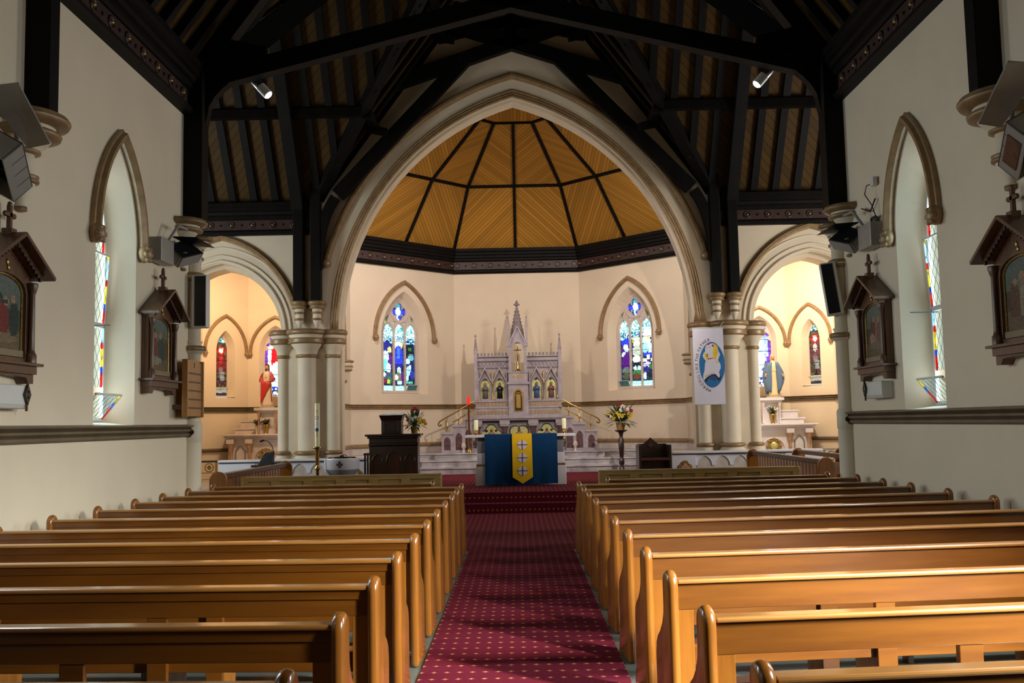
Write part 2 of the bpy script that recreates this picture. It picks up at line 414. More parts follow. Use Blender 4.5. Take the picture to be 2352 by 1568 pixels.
def splay_window(fr, cx, zb, z0, hw, R, depth, gw, name, sidewall=True):
    """splayed reveal between a front opening (half width hw) and glass half width gw"""
    f = lancet(cx, zb, z0, hw, R); gR = R-(hw-gw); g = lancet(cx, zb+.04, z0, gw, gR)
    b = MB(fr); n = len(f)
    vs = [(p[0], 0, p[1]) for p in f] + [(p[0], depth, p[1]) for p in g]
    b.add(vs, [(i, i+n, (i+1)%n+n, (i+1)%n) for i in range(n)], PAINT)
    return b, f, g
def hood(fr, cx, z0, zend, a, R, name, w=.05, y=-.04, stops=True, m=None, n=14):
    """moulded drip mould around an arch head: roll and fillet profile"""
    m = m or GOLD
    pts = arc3(cx, z0, a, R, 0, n)
    if zend < z0: pts = [(cx+a, 0, zend)] + pts + [(cx-a, 0, zend)]
    b = MB(fr)
    b.sweep(pts, [(w,0),(w,-w*.9),(w*.35,-w*1.7),(-w*.35,-w*1.7),(-w*.6,-w*1.0),(-w,-w*.9),(-w,0)][::-1], (0,1,0), m, smooth=False)
    if stops:
        for sx in (-1, 1):
            x = cx+sx*a; zz = min(z0, zend)
            b.ball((x, -w*.9, zz-.02), w*1.5, m, sz=1.2)
            for k in range(6): b.ball((x+w*1.1*cos(k*1.05), -w*1.7, zz-.03+w*1.2*sin(k*1.05)), w*.55, m, seg=8)
    return b

# ---- nave side walls with four lancet windows each
NL = frame((-NW, -6), (-NW, Y1)); NR = frame((NW, Y1), (NW, -6))
def leaded(b, x0, x1, z0, z1, y, border=True, lat=.11):
    """glass pane with diamond leads and coloured border squares, in local x,z at depth y"""
    w = .03
    b.add([(x0,y,z0),(x1,y,z0),(x1,y,z1),(x0,y,z1)], [(0,1,2,3)], LEADL, (.80,.95,1.0))
    if border:
        cols = [(.8,.06,.03),(.1,.25,.7),(.95,.75,.12),(.8,.06,.03),(.75,.9,1),(.95,.75,.12),(.1,.25,.7)]
        k = 0; z = z0
        while z < z1-.01:
            h = (.16,.07,.2,.07,.22)[k%5]
            for xa in (x0, x1-w):
                b.box(xa, xa+w, y-.004, y+.004, z, min(z+h,z1), LEADL, cols[k%7])
            z += h; k += 1
    n = int((x1-x0)/lat)+1
    for i in range(-int((z1-z0)/lat), n+1):
        for sg in (-1, 1):
            xa = x0+i*lat; za, zb = (z0, z1) if sg > 0 else (z1, z0)
            xb = xa+(z1-z0)*.6
            ta = max(0, (x0-xa)/(xb-xa)); tb = min(1, (x1-xa)/(xb-xa))
            if tb <= ta: continue
            P = (xa+(xb-xa)*ta, y, za+(zb-za)*ta); Q = (xa+(xb-xa)*tb, y, za+(zb-za)*tb)
            b.bar(P, Q, .0035, .0035, BLACK, up=(0,1,0))
wi = 0
for side, fr, yo in (('left', NL, lambda y: y+6), ('right', NR, lambda y: Y1-y)):
    holes = [lancet(yo(y), 1.66, 3.65, .53, 1.33) for y in WIN_Y]
    b = MB(fr); L = Y1+6
    b.panel([(0,0),(L,0),(L,EZ+.1),(0,EZ+.1)], holes, 0, .6, PAINT, back=True)
    b.build('wall_'+side, kind=ST)
    for y in WIN_Y:
        wi += 1; c = yo(y)
        wb, f, g = splay_window(fr, c, 1.66, 3.65, .53, 1.33, .30, .36, '')
        w = wb.build('window_%d' % wi, kind=ST)
        pb = MB(fr)
        fr_o = lancet(c, 1.70, 3.65, .36, 1.16); fr_i = lancet(c, 1.74, 3.65, .325, 1.125)
        pb.panel(fr_o, [fr_i], .27, .31, WHITEP); pb.box(c-.34, c+.34, .27, .30, 2.74, 2.77, WHITEP)
        pb.build('window_frame', parent=w)
        gb = MB(fr); leaded(gb, c-.325, c+.325, 2.08 , 2.74, .29); leaded(gb, c-.325, c+.325, 3.56, 4.2, .29)
        gb.build('pane', parent=w)
        for z0_, z1_, lean, nm in ((1.72, 2.06, .26, 'vent_pane'), (2.78, 3.55, .05, 'vent_pane')):
            h = sqrt((z1_-z0_)**2+.0)
            t = fr @ Matrix.Translation((c, .27, z0_)) @ Matrix.Rotation(atan2(lean, z1_-z0_), 4, 'X')
            vb = MB(t); leaded(vb, -.31, .31, 0, h, 0)
            for q in ((-.325,-.305,0,h),(.305,.325,0,h),(-.325,.325,-.01,.01),(-.325,.325,h-.01,h+.01)):
                vb.box(q[0], q[1], -.01, .01, q[2], q[3], WHITEP)
            vb.build(nm, parent=w)
        rb = MB(fr); rb.tube([(c-.2, .28, 2.72), (c-.2, -.02, 2.72)], .006, BLACK); rb.build('opening_rod', parent=w)
        hb = hood(fr, c, 3.65, 3.65, .63, 1.43, '', w=.06)
        hb.build('hood_mould', parent=w)
    # dado moulding
    tb = MB(fr); tb.sweep([(0,0,0),(L-.08,0,0)], [(0,1.50),(-.03,1.50),(-.05,1.52),(-.05,1.545),(-.03,1.555),(-.06,1.58),(-.06,1.60),(-.035,1.61),(-.09,1.64),(-.09,1.652),(0,1.665)] if 0 else
        [(0,1.50),(.03,1.50),(.05,1.515),(.05,1.54),(.03,1.55),(.065,1.575),(.065,1.595),(.04,1.605),(.09,1.635),(.09,1.65),(0,1.66)], (0,0,1), TRIMB)
    tb.build('trim_1' if side == 'left' else 'trim_2', kind=ST)
def cornice(path, name, studs=True, z=5.74):
    """timber cornice running along a wall top; the room is on the right hand of the path"""
    b = MB()
    b.sweep(path, [(0,z),(.10,z),(.13,z+.04),(.13,z+.08),(.06,z+.11),(.06,z+.12),(0,z+.12)], (0,0,1), DARK)
    b.sweep(path, [(0,z+.115),(.06,z+.115),(.06,z+.335),(0,z+.335)], (0,0,1), FRIEZE)
    b.sweep(path, [(0,z+.33),(.09,z+.33),(.12,z+.36),(.12,z+.41),(.16,z+.43),(.17,z+.49),(.21,z+.51),(.21,z+.57),(.25,z+.60),(.25,z+.68),(0,z+.68)], (0,0,1), DARK)
    o = b.build(name, kind=ST)
    if studs:
        s = MB()
        for A, B in zip(path, path[1:]):
            A, B = Vector(A), Vector(B); L = (B-A).length; d = (B-A)/L; nn = d.cross(Vector((0,0,1)))
            k = int(L/.22)
            for i in range(k):
                c = A+d*(i+.5)*L/k+nn*.06+Vector((0,0,z+.225))
                if i % 2 == 0:
                    rb = Matrix.Translation(c) @ Matrix(((d.x,nn.x,0,0),(d.y,nn.y,0,0),(0,0,1,0),(0,0,0,1))) @ Matrix.Rotation(-pi/2,4,'X')
                    s.tf = rb; s.lathe([(.075,0),(.075,.015),(.055,.018),(.05,.008)], 0, 0, DARK2, 16)
                    s.lathe([(.028,0),(.022,.03),(.005,.036)], 0, 0, GILDO, 8)
                else:
                    s.tf = Matrix.Translation(c) @ Matrix(((d.x,nn.x,0,0),(d.y,nn.y,0,0),(0,0,1,0),(0,0,0,1))) @ Matrix.Rotation(-pi/2,4,'X')
                    s.lathe([(.022,0),(.022,.012),(.01,.014)], 0, 0, DARK, 8)
        s.tf = Matrix.Identity(4)
        s.build('stud', parent=o, kind='stuff')
    return o
cornice([(-NW,-6,0),(-NW,Y1,0)], 'trim_3'); cornice([(NW,Y1,0),(NW,-6,0)], 'trim_4')
cornice([(-9.4,Y2,0),(-4.45,Y2,0)], 'trim_5'); cornice([(4.45,Y2,0),(9.4,Y2,0)], 'trim_6')

# ---- corner shafts where the nave meets the crossing
for s in (-1, 1):
    b = MB()
    x, y = s*4.32, Y1+.02
    b.box(min(s*4.35,s*4.9), max(s*4.35,s*4.9), Y1-.02, Y1+.1, 0, EZ, PAINT)
    b.lathe([(.12,0),(.12,1.42),(.1,1.44),(.1,2.58),(.12,2.6),(.16,2.62),(.17,2.65),(.16,2.68),(.11,2.70),(.11,2.73),(.13,2.75),(.1,2.77),(.1,3.56),(.12,3.57),(.145,3.6),(.145,3.63),(.11,3.66),(.1,3.68),(.1,4.0)], x, y, CREAM, 20)
    b.lathe([(.125,2.61),(.165,2.63),(.175,2.66),(.165,2.69),(.125,2.7)], x, y, GOLD, 20)
    b.lathe([(.11,3.56),(.15,3.59),(.15,3.61),(.115,3.62),(.15,3.64),(.15,3.66),(.11,3.68)], x, y, GOLD, 20)
    b.lathe([(.12,1.42),(.135,1.45),(.135,1.66),(.11,1.70)], x, y, CREAM, 8)
    b.panel(quatre(x, 1.56, .07), [], y-.14, y-.13, DARK2)
    b.build('corner_shaft', kind=ST)

def corbel(x, y, zt, s=1.0, name='wall_corbel', seg=28, parent=None):
    b = MB()
    f = lambda p: [(r*s, zt+z*s) for r, z in p]
    b.lathe(f([(.02,-.80),(.06,-.79),(.06,-.76),(.04,-.74),(.12,-.56),(.12,-.52),(.11,-.50),(.11,-.30),(.14,-.28),(.14,-.25),(.2,-.22),(.28,-.12),(.28,-.06),(.36,0)]), x, y, CREAM, seg)
    b.lathe(f([(.025,-.81),(.06,-.80),(.06,-.765),(.025,-.76)]), x, y, GOLD, seg)
    b.lathe(f([(.12,-.56),(.15,-.55),(.155,-.53),(.135,-.52),(.15,-.505),(.15,-.49),(.115,-.48)]), x, y, GOLD, seg)
    b.lathe(f([(.12,-.30),(.16,-.29),(.16,-.265),(.13,-.25)]), x, y, GOLD, seg)
    b.lathe(f([(.26,-.17),(.32,-.15),(.33,-.12),(.31,-.10),(.27,-.09)]), x, y, GOLD, seg)
    b.lathe(f([(.30,-.06),(.38,-.04),(.40,-.01),(.40,.01),(.37,.02),(.38,.04),(.36,.05),(.2,.06)]), x, y, GOLD, seg)
    return b.build(name, kind=ST, parent=parent)
for s in (-1, 1):
    corbel(s*4.33, 8.28, 4.33); corbel(s*4.34, 12.40, 4.28, .78); corbel(s*4.3, 12.9, 4.15, .5)
    corbel(s*4.33, 4.2, 4.33); corbel(s*4.33, .1, 4.33)

# ---- arch wall between crossing and chancel
PW = [(-9.5,0),(-7.7,0)]
def opening(cx, a, z0, R, n=14):
    A = arch(cx, z0, a, R, n); return [(cx-a, 0)] + A[::-1] + [(cx+a, 0)]
outer = [(-9.5,0)] + opening(-6.36,1.33,3.62,1.545) + opening(0,3.84,3.6,5.30,20) + opening(6.36,1.33,3.62,1.545) + [(9.5,0),(9.5,6.5),(4.35,6.5),(0,12.4),(-4.35,6.5),(-9.5,6.5)]
b = MB(); b.panel(outer, [], Y2, Y2+.7, PAINT); b.build('wall_chancel_arch', kind=ST)
# big arch: face mouldings, inner order, hood
b = MB()
for r, w in ((5.45,.035),(5.39,.03),(5.335,.035)):
    a = r-1.46; b.sweep([(a,Y2,3.6)]+arc3(0,3.6,a,r,Y2,24)+[(-a,Y2,3.6)], roll(w,8), (0,1,0), GOLD, smooth=True)
o1 = arch(0,3.6,3.84,5.30,22); i1 = arch(0,3.6,3.78,5.24,22)
b.panel([(-3.84,.36)]+[(p[0],p[1]) for p in o1[::-1]]+[(3.84,.36),(3.78,.36)]+i1+[(-3.78,.36)], [], Y2+.10, Y2+.42, CREAM)
b.build('chancel_arch_moulding', kind=ST)
hb = MB(); 
t = acos(1.46/5.77); ph = math.asin(1.55/5.77)
pts = [(-1.46+5.77*cos(ph+(t-ph)*i/22), Y2, 3.6+5.77*sin(ph+(t-ph)*i/22)) for i in range(23)]
pts = pts + [(-x,y,z) for x,y,z in pts[-2::-1]]
hb.sweep(pts, [(.08,0),(.08,-.06),(.03,-.09),(-.02,-.09),(-.03,-.05),(-.07,-.05),(-.08,0)][::-1], (0,1,0), GOLD)
for s in (-1,1): hb.lathe([(.02,-.14),(.10,-.12),(.12,-.05),(.1,0)], s*(pts[0][0]), Y2-.05, GOLD, 12, pts[0][2]); hb.ball((s*pts[0][0]-s*.0, Y2-.07, pts[0][2]-.05), .11, GOLD)
hb.build('chancel_arch_hood', kind=ST)
for s in (-1, 1):
    b = MB(); cx = s*6.36
    for r, w, mm in ((1.60,.04,CREAM),(1.72,.03,CREAM),(1.90,.02,CREAM)):
        a = r-.215; b.sweep(arc3(cx,3.62,a,r,Y2,16), roll(w,8), (0,1,0), mm, smooth=True)
    o1 = arch(cx,3.62,1.33,1.545,14); i1 = arch(cx,3.62,1.24,1.455,14)
    b.panel([(cx-1.33,.36)]+o1[::-1]+[(cx+1.33,.36),(cx+1.24,.36)]+i1+[(cx-1.24,.36)], [], Y2+.2, Y2+.7, CREAM)
    R = 2.16; c = .5; p0 = math.asin(.62/R); p1 = acos(c/R)
    hp = [(cx-c+R*cos(p0+(p1-p0)*i/16), Y2, 3.62+R*sin(p0+(p1-p0)*i/16)) for i in range(17)]
    hp += [(2*cx-x,y,z) for x,y,z in hp[-2::-1]]
    b.sweep(hp, [(.07,0),(.07,-.05),(.03,-.08),(-.03,-.08),(-.04,-.05),(-.07,-.04),(-.07,0)][::-1], (0,1,0), GOLD)
    b.build('side_arch_moulding', kind=ST)

# piers: flat core, three shafts with moulded capitals, twin corbels carrying the roof posts
for s in (-1, 1):
    pier = MB(); 
    pier.box(min(s*3.95,s*5.0), max(s*3.95,s*5.0), Y2-.22, Y2+.85, .36, 3.3, CREAM)
    pier.box(min(s*3.80,s*5.1), max(s*3.80,s*5.1), Y2-.3, Y2+.85, .36, .62, CREAM)
    po = pier.build('pier', kind=ST)
    for xx, yy, r, R in ((s*4.45, Y2-.30, .19, .42), (s*3.93, Y2-.16, .14, .30), (s*4.98, Y2-.16, .12, .30)):
        b = MB()
        b.lathe([(r*1.5,.36),(r*1.5,.92),(r*1.3,.98),(r,1.04),(r,2.98),(r*1.05,3.1),(r*1.3,3.22),(R*.85,3.36),(R*.85,3.42),(R*.8,3.46),(R*.9,3.5),(R*.9,3.6)], xx, yy, CREAM, 28)
        b.lathe([(r,1.01),(r*1.35,1.02),(r*1.5,1.055),(r*1.35,1.09),(r,1.10)], xx, yy, GOLD, 28)
        b.lathe([(r,3.04),(r*1.18,3.05),(r*1.25,3.08),(r*1.18,3.11),(r,3.12)], xx, yy, GOLD, 28)
        b.lathe([(R*.8,3.33),(R*.92,3.34),(R*.96,3.37),(R*.9,3.40),(R*.96,3.42),(R*.9,3.45),(R*.8,3.46)], xx, yy, GOLD, 28)
        b.lathe([(R*.85,3.52),(R*1.0,3.53),(R*1.06,3.57),(R*1.02,3.62),(R*.9,3.64)], xx, yy, GOLD, 28)
        b.build('pier_shaft', parent=po)
    b = MB()
    b.box(min(s*3.93,s*4.98), max(s*3.93,s*4.98), Y2-.36, Y2-.1, 3.535, 3.625, GOLD)
    b.box(min(s*3.93,s*4.98), max(s*3.93,s*4.98), Y2-.34, Y2-.1, 3.36, 3.44, GOLD)
    b.build('capital_band', parent=po)
    for xx in (s*4.27, s*4.64):
        b = MB(); y = Y2-.13
        b.lathe([(.01,3.68),(.03,3.72),(.095,3.86),(.09,3.9),(.09,4.0),(.1,4.02),(.1,4.1),(.13,4.12),(.15,4.2),(.17,4.24)], xx, y, CREAM, 20)
        for z0_, r in ((3.88,.115),(4.02,.115),(4.13,.165)): b.lathe([(r*.8,z0_-.025),(r,z0_-.015),(r,z0_+.015),(r*.8,z0_+.025)], xx, y, GOLD, 20)
        b.lathe([(.14,4.16),(.17,4.18),(.2,4.22),(.2,4.25),(.15,4.28)], xx, y, GOLD, 20)
        b.ball((xx,y,3.68), .02, GOLD, seg=8)
        b.build('post_corbel', parent=po)

# ---- apse (five sides of an octagon) and chancel side walls
AP = [(-4.2,Y2+.7),(-4.2,24.14),(-1.74,26.6),(1.74,26.6),(4.2,24.14),(4.2,Y2+.7)]
def wallpiece(A, B, h, holes, name, d=.45):
    fr = frame(A, B); L = (Vector(B)-Vector(A)).length
    b = MB(fr); b.panel([(-.02,0),(L+.02,0),(L+.02,h),(-.02,h)], holes, 0, d, PAINT); b.build(name, kind=ST); return fr, L
WIN_S = 3.479/2
HW, HZ = .77, 3.88
win_hole = lancet(WIN_S, 2.40, HZ, HW, 1.40)
names = ['wall_chancel_left', 'wall_apse_left', 'wall_apse_back', 'wall_apse_right', 'wall_chancel_right']
AF = []
for k in range(5):
    hl = [win_hole] if k in (1, 3) else []
    AF.append(wallpiece(AP[k], AP[k+1], 6.5, hl, names[k]))
apath = [(*p, 0) for p in AP]
cornice(apath, 'trim_7')
b = MB(); b.sweep(apath, [(0,2.01),(.03,2.01),(.05,2.03),(.03,2.055),(.06,2.07),(.06,2.09),(.04,2.1),(.08,2.115),(.08,2.125),(0,2.135)], (0,0,1), GOLD); b.build('trim_8', kind=ST)
b = MB(); b.sweep(apath, [(0,1.02),(.03,1.02),(.05,1.05),(.05,1.10),(0,1.13)], (0,0,1), GOLD); b.sweep(apath, [(0,.86),(.02,.86),(.02,1.02),(0,1.02)], (0,0,1), MARBLEC); b.build('trim_9', kind=ST)
# hood and corbel on the chancel side walls, seen just past each pier
for s in (-1, 1):
    b = MB(); x = s*4.14
    b.lathe([(.03,-.34),(.05,-.3),(.10,-.12),(.13,-.05),(.2,0),(.2,.18),(.13,.2)], x, 22.9, CREAM, 20, 2.95)
    for z0_, r in ((-.33,.08),(-.06,.2),(.02,.22),(.14,.24)): b.lathe([(r*.8,z0_),(r,z0_+.02),(r,z0_+.05),(r*.8,z0_+.07)], x, 22.9, GOLD, 20, 2.95)
    b.lathe([(.07,3.15),(.07,3.62),(.05,4.1),(.05,4.3)], x, 22.9, GOLD, 14)
    b.sweep([(s*4.17,22.9,4.2),(s*4.17,22.7,4.8),(s*4.17,22.3,5.3),(s*4.17,21.8,5.6)] if s > 0 else [(s*4.17,21.8,5.6),(s*4.17,22.3,5.3),(s*4.17,22.7,4.8),(s*4.17,22.9,4.2)], roll(.06,8), (1,0,0), GOLD, smooth=True)
    b.build('side_opening_corbel', kind=ST)

# ---- boarded apse ceiling with black ribs
def ring(k, z, yf=Y2+.6):
    return [(-4.2*k, yf, z), (-4.2*k, 22.4+1.74*k, z), (-2.97*k, 22.4+2.97*k, z), (-1.74*k, 22.4+4.2*k, z), (0, 22.4+4.2*k, z), (1.74*k, 22.4+4.2*k, z), (2.97*k, 22.4+2.97*k, z), (4.2*k, 22.4+1.74*k, z), (4.2*k, yf, z)]
R0, R1, R2 = ring(1.0, 6.36), ring(.715, 7.92), ring(.275, 9.08)
ceil = thing('ceiling_apse', None, None, kind=ST)
OCH = (.36, .175, .026)
for tier, (A, B) in enumerate(((R0, R1), (R1, R2))):
    for k in range(8):
        q = [Vector(A[k]), Vector(A[k+1]), Vector(B[k+1]), Vector(B[k])]
        hd = (q[1]-q[0]).normalized(); ud = ((q[2]+q[3])/2-(q[0]+q[1])/2); ud = (ud-hd*ud.dot(hd)).normalized()
        sg = (1 if k % 2 else -1) * (1 if tier else -1)
        D = hd*.72 + ud*.7*sg
        if k in (0, 7): D = hd
        mm = boards('ochre_boards_%d_%d' % (tier, k), OCH, D, .085, groove=.14, dark=.45)
        b = MB(); nn = (q[1]-q[0]).cross(q[3]-q[0]).normalized()
        if nn.z > 0: nn = -nn
        q2 = [p - nn*.05 for p in q]
        b.add(q+q2, [(0,1,2,3),(4,7,6,5),(0,1,5,4),(1,2,6,5),(2,3,7,6),(3,0,4,7)], mm)
        b.build('boarded_panel', parent=ceil)
mm = boards('ochre_boards_top', OCH, (1,0,0), .085, groove=.14, dark=.45)
b = MB(); b.add(R2+[(x,y,9.13) for x,y,z in R2], [tuple(range(9))[::-1], tuple(range(9,18))], mm); b.build('boarded_panel', parent=ceil)
b = MB()
for k in range(2, 7):
    for A, B in ((R0, R1), (R1, R2)): b.bar(A[k], B[k], .075, .09, DARK)
for Rr in (R1, R2):
    for k in range(8): b.bar(Rr[k], Rr[k+1], .085, .09, DARK)
b.build('rib', parent=ceil)

# ---- three-light stained glass windows
def mosaic(b, x0, x1, z0, z1, nx, nz, fn, y, m, inside=None, jit=.3, y2=None):
    """grid of jittered glass or paint pieces, one colour each"""
    dx, dz = (x1-x0)/nx, (z1-z0)/nz
    P = {}
    for i in range(nx+1):
        for j in range(nz+1):
            jx = 0 if i in (0,nx) else random.uniform(-jit,jit)*dx; jz = 0 if j in (0,nz) else random.uniform(-jit,jit)*dz
            P[i,j] = (x0+i*dx+jx, y, z0+j*dz+jz)
    for i in range(nx):
        for j in range(nz):
            cx, cz = x0+(i+.5)*dx, z0+(j+.5)*dz
            if inside and not inside(cx, cz): continue
            c = fn((cx-x0)/(x1-x0), (cz-z0)/(z1-z0))
            b.add([P[i,j],P[i+1,j],P[i+1,j+1],P[i,j+1]], [(0,1,2,3)], m, c)
def jc(c, v=.25):
    k = random.uniform(1-v, 1+v); return tuple(max(0,min(1.6, x*k*random.uniform(.85,1.15))) for x in c)
def picture(shapes, base, v=.3):
    """shapes painted in order: (cx, cz, rx, rz, colour, variation)"""
    def fn(u, w):
        c = base(u, w) if callable(base) else base; vv = v
        for sh in shapes:
            if ((u-sh[0])/sh[2])**2 + ((w-sh[1])/sh[3])**2 < 1: c = sh[4]; vv = sh[5] if len(sh) > 5 else .25
        return jc(c, vv)
    return fn
ICE=(.55,1.0,1.05); TEAL=(.02,.30,.36); NAVY=(.01,.02,.22); ROYAL=(.02,.05,.75); WHT=(1.1,1.15,1.05); BLK=(.006,.012,.015); GRN=(.03,.16,.05); PUR=(.10,.01,.22); LIME=(.45,.6,.1); RUBY=(.3,.01,.02); YEL=(.9,.7,.25); SKIN=(.9,.75,.6); BRN=(.08,.03,.01)
def canopy(u, w):
    if w < .085: return ICE if int(w*60) % 2 else (.3,.75,.8)
    if w > .80: return random.choice([ICE, ICE, TEAL, (.2,.6,.6), WHT])
    if w > .70: return random.choice([ICE, NAVY, TEAL, ICE])
    return random.choice([BLK, BLK, NAVY, (.02,.06,.08)])
WINL = [
 [(.5,.62,.40,.12,NAVY),(.72,.60,.22,.04,YEL,.1),(.35,.50,.3,.09,ICE),(.8,.42,.14,.14,PUR),(.3,.38,.28,.09,(.15,.75,.85)),(.6,.34,.25,.07,ICE),(.55,.22,.4,.06,(.04,.08,.15)),(.2,.24,.15,.03,WHT),(.7,.16,.22,.06,GRN),(.6,.14,.15,.03,LIME),(.2,.14,.15,.03,RUBY)],
 [(.5,.68,.42,.07,YEL,.3),(.5,.69,.28,.05,ICE),(.5,.70,.16,.025,WHT),(.5,.50,.44,.17,ROYAL,.3),(.5,.56,.14,.10,(.05,.2,1.0)),(.5,.36,.4,.05,NAVY),(.55,.30,.22,.05,ICE),(.5,.20,.22,.09,(.12,.16,.10)),(.25,.20,.2,.04,WHT),(.85,.2,.1,.1,PUR),(.6,.12,.25,.03,ICE)],
 [(.5,.60,.45,.09,BLK),(.55,.62,.2,.03,GRN),(.65,.50,.28,.05,(.12,.4,.5)),(.3,.44,.24,.04,ICE),(.5,.33,.4,.08,NAVY),(.4,.30,.26,.07,(.35,.7,.8)),(.55,.36,.12,.025,WHT),(.75,.24,.22,.07,(.02,.04,.3)),(.25,.2,.14,.05,ICE),(.45,.13,.38,.02,(.1,.5,.4))]]
WINR = [
 [(.5,.66,.45,.05,ROYAL),(.5,.50,.4,.13,PUR,.3),(.5,.59,.22,.035,WHT,.1),(.6,.55,.2,.035,ICE),(.3,.48,.2,.04,ICE),(.5,.36,.38,.13,(.08,.01,.2)),(.5,.24,.42,.05,(.1,.14,.14)),(.5,.16,.4,.05,(.06,.08,.04))],
 [(.5,.68,.45,.06,(.5,.45,.1)),(.5,.70,.28,.04,ICE),(.5,.62,.34,.05,WHT),(.5,.52,.42,.09,(.45,.55,.45)),(.45,.40,.4,.05,WHT),(.5,.33,.45,.03,BLK),(.3,.27,.2,.03,ICE),(.7,.27,.2,.03,ICE),(.5,.20,.4,.05,GRN),(.4,.14,.35,.05,(.1,.04,.02))],
 [(.5,.76,.45,.06,WHT),(.4,.66,.4,.06,ICE),(.5,.70,.2,.03,YEL),(.25,.56,.3,.08,(.3,.75,.95)),(.7,.56,.25,.08,ICE),(.5,.46,.45,.03,ROYAL),(.5,.42,.18,.03,WHT),(.2,.38,.2,.03,ICE),(.85,.38,.15,.03,WHT),(.4,.31,.4,.04,(.6,.6,.9)),(.75,.28,.2,.04,GRN),(.3,.22,.25,.07,NAVY),(.6,.16,.4,.04,BLK),(.15,.15,.12,.06,ICE)]]
def big_window(k, num, sets, vent):
    fr, L = AF[k]; c = WIN_S; D = .26
    wb, f, g = splay_window(fr, c, 2.40, HZ, HW, 1.40, D, .62, '')
    w = wb.build('window_%d' % num, kind=ST)
    # tracery: one stone plate pierced by three lights, a quatrefoil and small spandrel eyes
    plate = lancet(c, 2.44, HZ, .64, 1.27, 12)
    lx = (-.372, 0, .372)
    lights = [lancet(c+x, 2.50, 4.02, .165, .30, 8) for x in lx]
    q = quatre(c, 4.60, .235, 8, pi/4*0)
    eyes = [[(c+sx*.42,4.30),(c+sx*.50,4.18),(c+sx*.47,4.42),(c+sx*.35,4.52)] for sx in (-1,1)] + [circ(c+sx*.185, 4.30, .035, 8) for sx in (-1,1)]
    eyes = [e if sum(e[i][0]*e[(i+1)%len(e)][1]-e[(i+1)%len(e)][0]*e[i][1] for i in range(len(e))) > 0 else e[::-1] for e in eyes]
    tb = MB(fr); tb.panel(plate, lights+[q]+eyes, D-.04, D+.06, TRACERY)
    tb.sweep([(p[0], D-.04, p[1]) for p in circ(c, 4.60, .29, 24)], roll(.018,6), (0,1,0), TRACERY, closed=True, smooth=True)
    for x in lx:
        tb.sweep([(p[0], D-.04, p[1]) for p in arch(c+x, 4.02, .185, .32, 8)], roll(.014,6), (0,1,0), TRACERY, smooth=True)
    tb.build('tracery', parent=w)
    for x, sh in zip(lx, sets):
        gb = MB(fr)
        mosaic(gb, c+x-.17, c+x+.17, 2.49, 4.30, 11, 62, picture(sh, canopy), D+.02, GLASS)
        for z in (2.66, 3.05, 3.45, 3.8): gb.box(c+x-.17, c+x+.17, D+.0, D+.01, z, z+.008, BLACK)
        gb.build('stained_glass_light', parent=w)
    gb = MB(fr)
    qp = picture([(.5,.5,.5,.16,ROYAL,.3),(.5,.5,.16,.5,ICE,.3),(.5,.85,.16,.13,(.05,.35,.45)),(.5,.55,.12,.12,WHT),(.6,.2,.12,.1,ROYAL)], NAVY)
    mosaic(gb, c-.24, c+.24, 4.36, 4.84, 16, 16, qp, D+.02, GLASS)
    for sx in (-1, 1):
        mosaic(gb, c+sx*.44-.12, c+sx*.44+.12, 4.12, 4.55, 7, 12, picture([(.5,.4,.25,.12,(.7,.75,.3))], GRN), D+.03, GLASS)
        mosaic(gb, c+sx*.185-.05, c+sx*.185+.05, 4.25, 4.35, 4, 4, lambda u, v_: jc((.35,.6,1.0)), D+.03, GLASS)
    gb.build('stained_glass_tracery', parent=w)
    vx = lx[2] if vent > 0 else lx[0]
    t = fr @ Matrix.Translation((c+vx, D-.04, 2.50)) @ Matrix.Rotation(radians(24), 4, 'X')
    vb = MB(t)
    for a_ in ((-.17,-.155,0,.17),(.155,.17,0,.17),(-.17,.17,0,.012),(-.17,.17,.16,.175)): vb.box(a_[0],a_[1],-.01,.01,a_[2],a_[3],TRACERY)
    mosaic(vb, -.155, .155, .012, .16, 9, 5, lambda u, v_: jc((.02,.07,.06)), 0, GLASS)
    vb.build('vent_pane', parent=w)
    hood(fr, c, HZ, HZ, .98, 1.61, '', w=.05).build('hood_mould', parent=w)
big_window(1, 9, WINL, 1); big_window(3, 10, WINR, -1)

